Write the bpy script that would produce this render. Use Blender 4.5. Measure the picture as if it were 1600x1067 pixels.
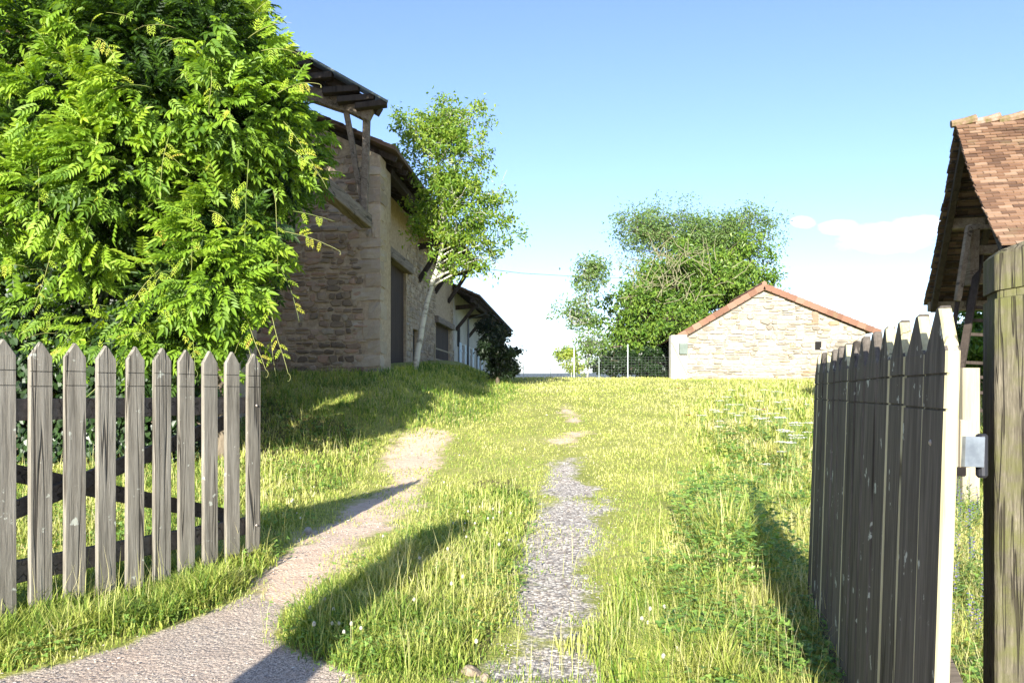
import bpy, math, random
import numpy as np
from mathutils import Vector
R = math.radians
random.seed(7); RNG = np.random.default_rng(7)
for o in list(bpy.data.objects): bpy.data.objects.remove(o)
scene = bpy.context.scene
COL = scene.collection

# ------------------------------------------------------------------ camera, sky, sun, exposure
EYE = 1.35; F = 1200.0; HZ = 611.0            # focal length and horizon row of the 1600 px photograph
cd = bpy.data.cameras.new('camera'); cam = bpy.data.objects.new('camera', cd); COL.objects.link(cam)
cam.location = (0, 0, EYE); cam.rotation_euler = (R(90), 0, 0)
cd.sensor_width = 36; cd.lens = 27.0; cd.shift_y = (HZ-533.5)/1600; cd.clip_start = .05; cd.clip_end = 20000
scene.camera = cam
SUN_AZ = R(-10.3)                              # sun behind the camera, a little to its left
SUN_EL = R(18.5)
sdir = Vector((math.sin(SUN_AZ)*math.cos(SUN_EL), -math.cos(SUN_AZ)*math.cos(SUN_EL), math.sin(SUN_EL)))
sl = bpy.data.lights.new('sun', 'SUN'); sl.energy = 4.4; sl.angle = R(.5); sl.color = (1, .95, .85)
so = bpy.data.objects.new('sun', sl); COL.objects.link(so); so.rotation_euler = sdir.to_track_quat('Z', 'Y').to_euler()
scene.view_settings.view_transform = 'Standard'; scene.view_settings.look = 'None'
scene.view_settings.exposure = 1.70; scene.view_settings.gamma = 1

W = bpy.data.worlds.new('World'); scene.world = W; W.use_nodes = True
nt = W.node_tree; nt.nodes.clear()
def wn(t, **kw):
    n = nt.nodes.new(t)
    for k, v in kw.items(): setattr(n, k, v)
    return n
def wl(a, b): nt.links.new(a, b)
def wm(op, a, b=None, c=None, clamp=False):
    n = wn('ShaderNodeMath', operation=op, use_clamp=clamp)
    for i, x in enumerate((a, b, c)):
        if x is None: continue
        if hasattr(x, 'links'): wl(x, n.inputs[i])
        else: n.inputs[i].default_value = x
    return n.outputs[0]
sky = wn('ShaderNodeTexSky', sky_type='NISHITA'); sky.sun_disc = False
sky.sun_elevation = SUN_EL; sky.sun_rotation = math.atan2(sdir.x, sdir.y)
sky.air_density = 1.0; sky.dust_density = .6; sky.ozone_density = 2.2; sky.altitude = 300
tc = wn('ShaderNodeTexCoord'); sep = wn('ShaderNodeSeparateXYZ'); wl(tc.outputs['Generated'], sep.inputs[0])
yy = wm('MAXIMUM', sep.outputs[1], .05)
gx = wm('DIVIDE', sep.outputs[0], yy); gz = wm('DIVIDE', sep.outputs[2], yy)
comb = wn('ShaderNodeCombineXYZ'); wl(gx, comb.inputs[0]); wl(wm('MULTIPLY', gz, 1.7), comb.inputs[1])
nz = wn('ShaderNodeTexNoise'); nz.inputs['Scale'].default_value = 12; nz.inputs['Detail'].default_value = 8; nz.inputs['Roughness'].default_value = .62
wl(comb.outputs[0], nz.inputs['Vector'])
nz2 = wn('ShaderNodeTexNoise'); nz2.inputs['Scale'].default_value = 2.6; nz2.inputs['Detail'].default_value = 6
wl(comb.outputs[0], nz2.inputs['Vector'])
total = None
for (px, py, rx, ry, s) in [(1255,346,24,12,1.0),(1310,355,36,15,1.0),(1385,374,80,27,1.15),(1440,355,55,20,1.0),(1340,385,50,16,.8),(1500,97,90,12,.42),(1560,90,60,9,.35),(1400,490,120,20,.35)]:
    ax = wm('DIVIDE', wm('SUBTRACT', gx, (px-800)/F), rx/F); az = wm('DIVIDE', wm('SUBTRACT', gz, (HZ-py)/F), ry/F)
    d2 = wm('ADD', wm('MULTIPLY', ax, ax), wm('MULTIPLY', az, az))
    b = wm('MULTIPLY', wm('SUBTRACT', 1.6, d2, clamp=True), s)
    b = wm('MULTIPLY', wm('DIVIDE', 1.0, wm('ADD', 1.0, wm('POWER', d2, 2.6))), s)
    total = b if total is None else wm('MAXIMUM', total, b)
cl = wm('MULTIPLY', wm('SUBTRACT', wm('ADD', total, wm('MULTIPLY', wm('SUBTRACT', nz.outputs[0], .5), 1.9)), .58), 1.8, clamp=True)
low = wm('SUBTRACT', .35, wm('MULTIPLY', gz, 1.5), clamp=True)       # thin white veil low over the horizon
veil = wm('MULTIPLY', wm('MULTIPLY', low, low), wm('ADD', 1.6, wm('MULTIPLY', nz2.outputs[0], 2.2)), clamp=True)
cl = wm('MAXIMUM', wm('MULTIPLY', cl, .9), wm('MULTIPLY', veil, .92))
front = wm('MULTIPLY', wm('GREATER_THAN', sep.outputs[1], 0.06), wm('GREATER_THAN', sep.outputs[2], -.02))
cl = wm('MULTIPLY', cl, front)
mx = wn('ShaderNodeMix', data_type='RGBA'); wl(cl, mx.inputs[0])
tn = wn('ShaderNodeMix', data_type='RGBA', blend_type='MULTIPLY'); tn.inputs[0].default_value = 1; wl(sky.outputs[0], tn.inputs[6]); tn.inputs[7].default_value = (.86, .865, 1.02, 1); wl(tn.outputs[2], mx.inputs[6]); mx.inputs[7].default_value = (6.0, 6.3, 6.8, 1)
bg = wn('ShaderNodeBackground'); bg.inputs[1].default_value = .092; wl(mx.outputs[2], bg.inputs[0])
ow = wn('ShaderNodeOutputWorld'); wl(bg.outputs[0], ow.inputs[0])

# ------------------------------------------------------------------ helpers: objects
def tag(o, label=None, cat=None, group=None, kind=None):
    if label: o['label'] = label
    if cat: o['category'] = cat
    if group: o['group'] = group
    if kind: o['kind'] = kind
    return o
def thing(name, label, cat, loc=(0,0,0), group=None):
    o = bpy.data.objects.new(name, None); COL.objects.link(o); o.location = loc; o.empty_display_size = .2
    return tag(o, label, cat, group)
def wloc(o):
    l = Vector(o.location)
    while o.parent: o = o.parent; l = l+Vector(o.location)
    return l
def fast(name, V, faces, m, parent=None, tint=None, smooth=False, origin=None):
    """faces: list of int arrays (k,n). World coordinates; made local to the parent."""
    V = np.asarray(V, dtype=np.float64).reshape(-1, 3)
    if parent is not None: off = np.array(wloc(parent)); base = (0,0,0)
    elif origin is not None: off = np.array(origin); base = origin
    else: off = np.zeros(3); base = (0,0,0)
    me = bpy.data.meshes.new(name)
    me.vertices.add(len(V)); me.vertices.foreach_set('co', (V-off).astype(np.float32).ravel())
    fl = [np.asarray(f, dtype=np.int32) for f in faces if len(f)]
    loops = np.concatenate([f.ravel() for f in fl])
    tot = np.concatenate([np.full(len(f), f.shape[1], dtype=np.int32) for f in fl])
    start = np.concatenate([[0], np.cumsum(tot)[:-1]]).astype(np.int32)
    me.loops.add(len(loops)); me.loops.foreach_set('vertex_index', loops)
    me.polygons.add(len(tot)); me.polygons.foreach_set('loop_start', start); me.polygons.foreach_set('loop_total', tot)
    me.polygons.foreach_set('use_smooth', np.full(len(tot), smooth))
    if tint is not None:
        a = me.attributes.new('tint', 'FLOAT', 'POINT'); a.data.foreach_set('value', np.asarray(tint, dtype=np.float32).ravel())
    me.update(calc_edges=True); me.validate()
    me.materials.append(m)
    o = bpy.data.objects.new(name, me); COL.objects.link(o)
    if parent is not None: o.parent = parent
    o.location = base
    return o
class MB:
    def __init__(s): s.v = []; s.f = {}; s.t = []
    def add(s, vs, fs, t=.5):
        b = len(s.v); s.v.extend([tuple(x) for x in vs]); s.t.extend([t]*len(vs))
        for f in fs: s.f.setdefault(len(f), []).append([i+b for i in f])
    def box(s, c, sx, sy, sz, ex=(1,0,0), ey=(0,1,0), ez=(0,0,1), t=.5, bev=0):
        c = Vector(c); ex = Vector(ex).normalized(); ey = Vector(ey).normalized(); ez = Vector(ez).normalized()
        s.beam(c-ez*sz/2, c+ez*sz/2, sx, sy, ex, ey, t, bev)
    def beam(s, p0, p1, w, h, side=None, up=None, t=.5, bev=0, taper=1, wob=0):
        p0 = Vector(p0); p1 = Vector(p1); d = (p1-p0).normalized()
        if side is None:
            ref = Vector((0,0,1)) if abs(d.z) < .9 else Vector((1,0,0))
            side = d.cross(ref).normalized(); up = side.cross(d).normalized()
        else:
            side = Vector(side).normalized(); up = Vector(up if up is not None else d.cross(side)).normalized()
        b = bev if bev else min(w, h)*.06
        def ring(p, w, h):
            a, c = w/2, h/2
            pts = [(-a+b,-c),(a-b,-c),(a,-c+b),(a,c-b),(a-b,c),(-a+b,c),(-a,c-b),(-a,-c+b)]
            return [p+side*x+up*y for x, y in pts]
        L = (p1-p0).length; n = 1 if wob == 0 else max(2, int(L/.35))
        rings = []
        for i in range(n+1):
            q = i/n; k = 1+(taper-1)*q
            off = (side*random.uniform(-wob, wob)+up*random.uniform(-wob, wob)) if wob else Vector((0,0,0))
            rings.append(ring(p0.lerp(p1, q)+off, w*k, h*k))
        s.loft(rings, t)
    def loft(s, rings, t=.5, cap=True):
        n = len(rings[0]); vs = [v for r in rings for v in r]; fs = []
        for i in range(len(rings)-1):
            for j in range(n):
                k = (j+1) % n; fs.append((i*n+j, i*n+k, (i+1)*n+k, (i+1)*n+j))
        if cap: fs.append(tuple(reversed(range(n)))); fs.append(tuple((len(rings)-1)*n+j for j in range(n)))
        s.add(vs, fs, t)
    def tube(s, pts, rad, n=6, t=.5):
        pts = [Vector(p) for p in pts]; rings = []
        if not hasattr(rad, '__len__'): rad = [rad]*len(pts)
        prev = None
        for i, p in enumerate(pts):
            d = (pts[min(i+1, len(pts)-1)]-pts[max(i-1, 0)])
            d = d.normalized() if d.length > 1e-9 else Vector((0,0,1))
            a = prev if prev is not None else (Vector((1,0,0)) if abs(d.x) < .8 else Vector((0,1,0)))
            a = (a-d*a.dot(d)).normalized(); b = d.cross(a); prev = a
            rings.append([p+(a*math.cos(2*math.pi*j/n)+b*math.sin(2*math.pi*j/n))*rad[i] for j in range(n)])
        s.loft(rings, t)
    def quad(s, a, b, c, d, t=.5): s.add([a,b,c,d], [(0,1,2,3)], t)
    def build(s, name, m, parent=None, smooth=False, origin=None):
        return fast(name, s.v, [np.array(v) for v in s.f.values()], m, parent, s.t, smooth, origin)

# ------------------------------------------------------------------ helpers: noise and terrain
def vnoise(x, y, seed=0):
    x = np.asarray(x, float); y = np.asarray(y, float)
    def h(i, j):
        a = np.sin(i*127.1+j*311.7+seed*74.7)*43758.5453
        return a-np.floor(a)
    xi = np.floor(x); yi = np.floor(y); fx = x-xi; fy = y-yi
    fx = fx*fx*(3-2*fx); fy = fy*fy*(3-2*fy)
    return (h(xi,yi)*(1-fx)+h(xi+1,yi)*fx)*(1-fy)+(h(xi,yi+1)*(1-fx)+h(xi+1,yi+1)*fx)*fy
def fbm(x, y, seed=0, o=4):
    r = 0; a = .5; s = 0
    for i in range(o): r = r+a*vnoise(x*2**i, y*2**i, seed+i); s += a; a *= .5
    return r/s
def sm(t): t = np.clip(t, 0, 1); return t*t*(3-2*t)
PY = [-50, 3, 5, 8, 10, 13, 18, 22, 30, 36, 42, 60, 120, 400, 1500, 4000]
PZ = [-1.0, 0, .02, .10, .19, .48, .98, 1.30, 1.74, 1.96, 1.98, .9, -7, -35, -60, -60]
def profile(Y):
    k = [0,0,0]; return (np.interp(Y-.7, PY, PZ)+np.interp(Y, PY, PZ)*2+np.interp(Y+.7, PY, PZ))/4
def hz(X, Y):
    X = np.asarray(X, float); Y = np.asarray(Y, float)
    z = profile(Y)
    z = z+.82*sm((-.4-X)/2.5)*sm((Y-11.5)/6.5)*sm((70-Y)/25)
    z = z+.06*(fbm(X*.5, Y*.5, 3)-.5)*sm((Y-3)/3)*sm((80-Y)/30)
    z = z+.05*np.exp(-((X+.75)**2/.25+(Y-4.9)**2/3.5))           # low hump between the wheel tracks
    return z
def gp(px, py):
    """ground point seen at a pixel of the photograph"""
    a = (px-800)/F; c = (HZ-py)/F
    Y = np.arange(2.0, 60, .02); d = EYE+c*Y-hz(a*Y, Y)
    i = int(np.argmax(d < 0)) if (d < 0).any() else len(Y)-1
    return a*Y[i], Y[i]
def at(px, py, Y): return Vector(((px-800)/F*Y, Y, EYE+(HZ-py)/F*Y))
def sdf(X, Y, poly):
    X = np.asarray(X, float); Y = np.asarray(Y, float); P = np.array(poly)
    d = np.full(X.shape, 1e9); ins = np.zeros(X.shape, bool)
    for i in range(len(P)):
        a = P[i]; b = P[(i+1) % len(P)]; e = b-a
        t = np.clip(((X-a[0])*e[0]+(Y-a[1])*e[1])/(e@e+1e-12), 0, 1)
        d = np.minimum(d, np.hypot(X-a[0]-t*e[0], Y-a[1]-t*e[1]))
        c = ((a[1] > Y) != (b[1] > Y)) & (X < (b[0]-a[0])*(Y-a[1])/(b[1]-a[1]+1e-12)+a[0])
        ins ^= c
    return np.where(ins, d, -d)
def region(pxs): return [gp(*p) for p in pxs]
REG = dict(
    dirt=region([(360,905),(440,862),(520,800),(590,755),(592,715),(615,685),(655,665),(715,675),(715,700),(690,730),(660,770),(615,828),(540,880),(480,930),(430,975),(380,950)]),
    gravel=region([(735,1066),(775,990),(812,900),(828,830),(842,765),(862,716),(905,712),(940,770),(962,830),(935,880),(930,960),(925,1010),(955,1066)]),
    bare=region([(835,693),(866,676),(905,672),(885,655),(868,640),(885,630),(905,650),(925,688),(900,700)]),
    verge=region([(440,985),(500,925),(600,860),(690,800),(740,752),(800,748),(828,790),(815,880),(780,970),(745,1040),(700,1062),(560,1050),(480,1035)]),
    strip=[(-6,2.6)]+region([(15,1050),(120,1010),(240,985),(330,950),(400,905),(425,880),(400,862)])+[(-3.6,3.2)],
    leftlawn=region([(395,880),(450,850),(490,790),(575,740),(585,690),(560,660),(480,640),(400,600)])+[(-6,16),(-9,12),(-9,2),(-3.8,2.9)],
    meadow=region([(985,1064),(1000,960),(1050,860),(1110,790),(1120,700),(1075,650),(1150,610)])+[(12,30),(30,30),(30,0),(2.4,0)],
)
REG['asphalt'] = [(-30,-20),(-30,1.2),(-7,2.2)]+region([(-30,1066),(60,1045),(200,1005),(330,955),(400,925),(440,950),(430,1000),(500,1040),(560,1058)])+[(-.7,3.1),(-.1,3.05),(.7,3.3),(.75,2.2),(30,-3),(30,-20)]
def mask(name, X, Y, soft):
    return np.clip(sdf(X, Y, REG[name])/soft+.5, 0, 1)

# ------------------------------------------------------------------ helpers: materials
class M:
    def __init__(s, name):
        s.m = bpy.data.materials.new(name); s.m.use_nodes = True; s.nt = s.m.node_tree; s.nt.nodes.clear()
        s.out = s.n('ShaderNodeOutputMaterial'); s.tc = s.n('ShaderNodeTexCoord')
    def n(s, t, **kw):
        x = s.nt.nodes.new(t)
        for k, v in kw.items(): setattr(x, k, v)
        return x
    def set(s, sock, v):
        if hasattr(v, 'links'): s.nt.links.new(v, sock)
        elif isinstance(v, (tuple, list)) and len(v) == 3 and sock.type == 'RGBA': sock.default_value = (*v, 1)
        else: sock.default_value = v
    def noise(s, scale, detail=4, rough=.6, vec=None, dim=None, stretch=None):
        x = s.n('ShaderNodeTexNoise'); x.inputs['Scale'].default_value = scale; x.inputs['Detail'].default_value = detail; x.inputs['Roughness'].default_value = rough
        s.nt.links.new(s.vec(stretch) if vec is None else vec, x.inputs['Vector']); return x.outputs[0]
    def vec(s, stretch=None):
        v = s.tc.outputs['Object']
        if stretch is None: return v
        mp = s.n('ShaderNodeMapping'); mp.inputs['Scale'].default_value = stretch; s.nt.links.new(v, mp.inputs['Vector']); return mp.outputs[0]
    def voro(s, scale, feature='F1', vec=None, stretch=None):
        x = s.n('ShaderNodeTexVoronoi', feature=feature); x.inputs['Scale'].default_value = scale
        s.nt.links.new(s.vec(stretch) if vec is None else vec, x.inputs['Vector']); return x
    def math(s, op, a, b=0., c=0., clamp=False):
        x = s.n('ShaderNodeMath', operation=op, use_clamp=clamp)
        for i, v in enumerate((a, b, c)): s.set(x.inputs[i], v)
        return x.outputs[0]
    def ramp(s, fac, stops, interp='LINEAR'):
        x = s.n('ShaderNodeValToRGB'); x.color_ramp.interpolation = interp
        e = x.color_ramp.elements
        while len(e) < len(stops): e.new(.5)
        for i, (p, c) in enumerate(stops): e[i].position = p; e[i].color = (*c, 1) if len(c) == 3 else c
        s.set(x.inputs[0], fac); return x.outputs[0]
    def mix(s, f, a, b, mode='MIX'):
        x = s.n('ShaderNodeMix', data_type='RGBA', blend_type=mode); s.set(x.inputs[0], f); s.set(x.inputs[6], a); s.set(x.inputs[7], b); return x.outputs[2]
    def attr(s, name='tint'): return s.n('ShaderNodeAttribute', attribute_name=name).outputs['Fac']
    def rnd(s): return s.n('ShaderNodeObjectInfo').outputs['Random']
    def bump(s, h, strength=.5, dist=.01):
        x = s.n('ShaderNodeBump'); x.inputs['Strength'].default_value = strength; x.inputs['Distance'].default_value = dist; s.set(x.inputs['Height'], h); return x.outputs[0]
    def finish(s, col, rough=.8, normal=None, metal=0, spec=.3, trans=0, transcol=None):
        b = s.n('ShaderNodeBsdfPrincipled'); s.set(b.inputs['Base Color'], col); s.set(b.inputs['Roughness'], rough)
        b.inputs['Metallic'].default_value = metal; b.inputs['Specular IOR Level'].default_value = spec
        if normal is not None: s.set(b.inputs['Normal'], normal)
        sh = b.outputs[0]
        if trans:
            t = s.n('ShaderNodeBsdfTranslucent'); s.set(t.inputs[0], transcol if transcol is not None else col)
            mx = s.n('ShaderNodeMixShader'); mx.inputs[0].default_value = trans
            s.nt.links.new(sh, mx.inputs[1]); s.nt.links.new(t.outputs[0], mx.inputs[2]); sh = mx.outputs[0]
        s.nt.links.new(sh, s.out.inputs[0]); return s.m
def leafmat(name, stops, trans=.35, rough=.45, spec=.4, bright=1.9):
    m = M(name); c = m.ramp(m.attr(), stops); c = m.mix(m.math('MULTIPLY', m.noise(3, 3), .35), c, m.mix(1, c, (.55,.6,.5), 'MULTIPLY'))
    tcx = m.mix(1, c, (1.35*bright/1.9*1.2, 1.25*bright/1.9*1.2, .5), 'MULTIPLY')
    return m.finish(c, rough, spec=spec, trans=trans, transcol=tcx)
def woodmat(name, c1, c2, c3=None, scale=1, axis=2, moss=0, lichen=0, mosscol=(.17,.19,.045), rough=.85, bump=.5):
    m = M(name); st = [28*scale]*3; st[axis] = 1.6*scale
    cmb = m.n('ShaderNodeVectorMath', operation='ADD'); m.nt.links.new(m.vec(tuple(st)), cmb.inputs[0])
    rr = m.n('ShaderNodeCombineXYZ'); m.set(rr.inputs[0], m.math('MULTIPLY', m.rnd(), 37.)); m.set(rr.inputs[2], m.math('MULTIPLY', m.rnd(), 91.)); m.nt.links.new(rr.outputs[0], cmb.inputs[1])
    g = m.noise(1, 6, .7, vec=cmb.outputs[0])
    fine = m.noise(4.2, 3, .6, vec=cmb.outputs[0])
    c = m.ramp(m.math('ADD', m.math('MULTIPLY', g, .7), m.math('MULTIPLY', fine, .3)), [(.32, c1), (.62, c2)] if c3 is None else [(.3, c1), (.5, c2), (.68, c3)])
    big = m.noise(2.3*scale, 5, .6)
    c = m.mix(m.math('MULTIPLY', big, .4), c, m.mix(1, c, (.55,.52,.46), 'MULTIPLY'))
    c = m.mix(m.math('MULTIPLY', m.rnd(), .35), c, m.mix(1, c, (.72,.70,.66), 'MULTIPLY'))
    if moss:
        k = m.ramp(m.noise(5, 7, .7), [(.62-.3*moss, (0,0,0)), (.78-.3*moss, (1,1,1))]); c = m.mix(m.math('MULTIPLY', k, .85), c, mosscol)
    if lichen:
        k = m.ramp(m.noise(11, 5, .6), [(.66-.1*lichen, (0,0,0)), (.69-.1*lichen, (1,1,1))]); c = m.mix(m.math('MULTIPLY', k, .8), c, (.5,.52,.44))
    cs = [9*scale]*3; cs[axis] = .28*scale
    c2 = m.n('ShaderNodeVectorMath', operation='ADD'); m.nt.links.new(m.vec(tuple(cs)), c2.inputs[0]); m.nt.links.new(rr.outputs[0], c2.inputs[1])
    ck = m.math('ABSOLUTE', m.math('SUBTRACT', m.noise(1, 2, .5, vec=c2.outputs[0]), .56))
    ck = m.ramp(ck, [(.004, (1,1,1)), (.014, (0,0,0))])             # drying cracks along the grain
    c = m.mix(m.math('MULTIPLY', ck, .75), c, (.018,.014,.010))
    h = m.math('SUBTRACT', m.math('ADD', g, m.math('MULTIPLY', fine, .6)), m.math('MULTIPLY', ck, 1.5))
    return m.finish(c, rough, m.bump(h, bump, .004), spec=.25)
def stonemat(name, stops, mortar=False, bumpd=.02, stain=.4):
    m = M(name); n1 = m.noise(6, 8, .7); n2 = m.noise(28, 6, .7); n3 = m.noise(1.1, 4, .6)
    f = m.math('ADD', m.math('MULTIPLY', m.attr(), .8), m.math('MULTIPLY', n1, .25))
    c = m.ramp(f, stops)
    c = m.mix(m.math('MULTIPLY', n2, .55), c, m.mix(1, c, (.45,.43,.4), 'MULTIPLY'))
    c = m.mix(m.math('MULTIPLY', m.ramp(n3, [(.45,(0,0,0)),(.7,(1,1,1))]), stain), c, m.mix(1, c, (.6,.55,.48), 'MULTIPLY'))
    return m.finish(c, .92, m.bump(m.math('ADD', n1, m.math('MULTIPLY', n2, .5)), .8, bumpd), spec=.15)

MAT = {}
MAT['wood_grey'] = woodmat('weathered_grey_wood', (.085,.076,.06), (.24,.222,.185), (.37,.35,.30), lichen=.05, bump=.9)
MAT['wood_dark'] = woodmat('dark_weathered_wood', (.045,.038,.031), (.115,.10,.083), (.20,.175,.15), lichen=.2)
MAT['wood_edge'] = woodmat('worn_sunlit_edge_wood', (.28,.25,.14), (.48,.45,.27), (.58,.55,.35))
MAT['wood_rail'] = woodmat('brown_rail_wood', (.075,.062,.05), (.20,.17,.14), axis=0)
MAT['wood_post'] = woodmat('mossy_post_wood', (.045,.038,.026), (.125,.112,.08), (.26,.235,.175), moss=.5, mosscol=(.10,.105,.03), bump=1.0, scale=4)
MAT['wood_old'] = woodmat('old_timber', (.10,.08,.06), (.22,.18,.14), (.33,.29,.24), axis=1, scale=.5)
MAT['wood_black'] = woodmat('dark_timber', (.025,.02,.016), (.07,.055,.045), scale=.5)
MAT['wood_door'] = woodmat('brown_door_wood', (.035,.024,.018), (.085,.06,.045), scale=.5)
MAT['wood_pale'] = woodmat('pale_wood', (.30,.26,.18), (.46,.41,.30), scale=.8)
BROWN = [(.0,(.10,.08,.06)),(.2,(.21,.165,.12)),(.38,(.38,.30,.21)),(.5,(.26,.185,.13)),(.66,(.48,.39,.28)),(.8,(.40,.25,.18)),(.9,(.42,.36,.27)),(1,(.20,.195,.18))]
MAT['stone_barn'] = stonemat('barn_rubble_stone', BROWN)
MAT['quoin'] = stonemat('barn_dressed_stone', [(0,(.22,.185,.14)),(.3,(.50,.43,.33)),(.55,(.34,.275,.20)),(.8,(.56,.47,.35)),(1,(.31,.31,.30))])
m = M('barn_mortar'); c = m.ramp(m.noise(9, 7, .7), [(.3,(.28,.215,.15)),(.7,(.52,.42,.295))]); MAT['mortar'] = m.finish(c, .95, m.bump(m.noise(22, 6, .7), .8, .02), spec=.1)
MAT['stone_pale'] = stonemat('pale_limestone_rubble', [(0,(.13,.115,.10)),(.2,(.27,.245,.205)),(.45,(.40,.37,.315)),(.75,(.50,.465,.405)),(.93,(.44,.33,.21)),(1,(.22,.21,.20))], stain=.85)
m = M('pale_mortar'); c = m.ramp(m.noise(7, 7, .7), [(.3,(.17,.152,.128)),(.7,(.44,.40,.335))]); MAT['mortar_pale'] = m.finish(c, .95, m.bump(m.noise(18, 6, .7), .8, .02), spec=.1)
m = M('white_plaster'); c = m.ramp(m.noise(3, 6, .6), [(.3,(.50,.48,.43)),(.7,(.62,.60,.55))]); MAT['plaster'] = m.finish(c, .9, m.bump(m.noise(30, 4), .3, .004))
m = M('grey_plaster'); c = m.ramp(m.noise(2, 6, .6), [(.3,(.40,.39,.35)),(.7,(.55,.53,.48))]); MAT['plaster_grey'] = m.finish(c, .9, m.bump(m.noise(30, 4), .3, .004))
def tilemat(name, a, b, c, d):
    m = M(name); f = m.math('ADD', m.math('MULTIPLY', m.attr(), .85), m.math('MULTIPLY', m.noise(7, 6, .7), .22))
    cc = m.ramp(f, [(.1, a), (.45, b), (.75, c), (1, d)])
    k = m.ramp(m.noise(2.1, 7, .72), [(.56,(0,0,0)),(.7,(1,1,1))]); cc = m.mix(m.math('MULTIPLY', k, .5), cc, (.20,.18,.10))
    return m.finish(cc, .9, m.bump(m.noise(40, 4), .5, .006), spec=.15)
MAT['tile'] = tilemat('old_clay_tile', (.10,.06,.04), (.18,.105,.065), (.24,.15,.095), (.30,.21,.145))
MAT['tile_new'] = tilemat('terracotta_tile', (.15,.08,.055), (.20,.11,.075), (.235,.135,.095), (.27,.17,.125))
MAT['tile_dark'] = tilemat('brown_roof_tile', (.07,.05,.04), (.13,.09,.07), (.18,.12,.09), (.22,.16,.12))
m = M('ridge_mortar'); MAT['ridge'] = m.finish(m.ramp(m.noise(6, 6, .7), [(.35,(.11,.10,.035)),(.5,(.22,.15,.10)),(.68,(.34,.30,.25))]), .9, m.bump(m.noise(25), .5, .01))
m = M('galvanised_sheet'); MAT['sheet'] = m.finish(m.ramp(m.noise(2, 5), [(.3,(.10,.13,.11)),(.7,(.17,.20,.18))]), .6, metal=0, spec=.3)
m = M('hinge_steel'); MAT['steel'] = m.finish(m.ramp(m.noise(20, 5), [(.3,(.26,.30,.34)),(.7,(.46,.52,.57))]), .42, metal=.75, spec=.5)
m = M('black_iron'); MAT['iron'] = m.finish((.03,.032,.038), .5, metal=.4)
m = M('galvanised_bolt'); MAT['bolt'] = m.finish((.35,.30,.26), .45, metal=.6)
m = M('zinc_pipe'); MAT['zinc'] = m.finish((.10,.11,.12), .5, metal=.3)
m = M('blue_shutter_paint'); MAT['shutter'] = m.finish(m.ramp(m.noise(4, 4), [(.3,(.42,.55,.66)),(.7,(.56,.68,.76))]), .6)
m = M('window_glass'); MAT['glass'] = m.finish((.03,.045,.06), .08, spec=.8)
m = M('dark_opening'); MAT['void'] = m.finish((.012,.011,.010), .95)
m = M('fence_wire'); MAT['wire'] = m.finish((.07,.08,.08), .5, metal=.5)
m = M('post_metal'); MAT['postmetal'] = m.finish((.48,.56,.54), .6)
m = M('bark_pale'); b = m.voro(6, stretch=(1,1,2.5)).outputs['Distance']
MAT['bark_pale'] = m.finish(m.mix(m.math('MULTIPLY', m.ramp(m.noise(3.5, 6, .7, stretch=(1,1,3)), [(.5,(0,0,0)),(.62,(1,1,1))]), .8), (.50,.49,.42), (.13,.115,.09)), .85, m.bump(m.noise(20), .5, .01))
m = M('bark_brown'); MAT['bark'] = m.finish(m.ramp(m.noise(9, 7, .7, stretch=(1,1,.3)), [(.35,(.07,.055,.04)),(.65,(.19,.155,.11))]), .9, m.bump(m.noise(14, 6, .7, stretch=(1,1,.3)), .8, .02))
m = M('dead_branch'); MAT['deadwood'] = m.finish(m.ramp(m.noise(9, 5), [(.35,(.15,.14,.08)),(.65,(.28,.27,.16))]), .9)
MAT['stem'] = MAT['bark']
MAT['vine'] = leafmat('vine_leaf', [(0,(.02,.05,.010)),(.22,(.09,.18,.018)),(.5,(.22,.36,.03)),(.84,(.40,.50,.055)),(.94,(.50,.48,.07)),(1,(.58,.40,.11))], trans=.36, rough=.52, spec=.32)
MAT['tendril'] = leafmat('vine_tendril', [(0,(.20,.26,.06)),(1,(.36,.36,.12))], trans=.1)
MAT['ivy'] = leafmat('ivy_leaf', [(0,(.012,.028,.008)),(1,(.035,.075,.018))], trans=.15, rough=.4)
MAT['ash'] = leafmat('young_ash_leaf', [(0,(.07,.16,.02)),(.5,(.18,.30,.035)),(1,(.38,.44,.07))], trans=.4)
MAT['leaf_mid'] = leafmat('mixed_tree_leaf', [(0,(.03,.08,.014)),(.5,(.09,.19,.025)),(1,(.20,.30,.04))], trans=.3)
MAT['leaf_blue'] = leafmat('sapling_leaf', [(0,(.07,.15,.04)),(1,(.22,.32,.09))], trans=.35)
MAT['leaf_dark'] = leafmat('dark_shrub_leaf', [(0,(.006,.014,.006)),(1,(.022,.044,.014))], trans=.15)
GR = [(0,(.05,.12,.018)),(.3,(.17,.28,.04)),(.56,(.40,.45,.10)),(.82,(.56,.55,.19)),(1,(.72,.65,.38))]
MAT['grass'] = leafmat('grass_blade', GR, trans=.30, rough=.5, spec=.3)
MAT['clover'] = leafmat('clover_leaf', [(0,(.09,.19,.035)),(1,(.27,.42,.09))], trans=.3)
m = M('white_petal'); MAT['white'] = m.finish((.78,.77,.70), .8, trans=.25)
m = M('clover_head'); MAT['cream'] = m.finish((.55,.53,.42), .8, trans=.2)
m = M('red_petal'); MAT['red'] = m.finish((.62,.05,.02), .7, trans=.3)
m = M('violet_petal'); MAT['violet'] = m.finish((.20,.15,.50), .7, trans=.25)
m = M('yellow_petal'); MAT['yellow'] = m.finish((.70,.60,.05), .7, trans=.25)
m = M('flower_stem'); MAT['fstem'] = m.finish((.12,.18,.05), .7)

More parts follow.
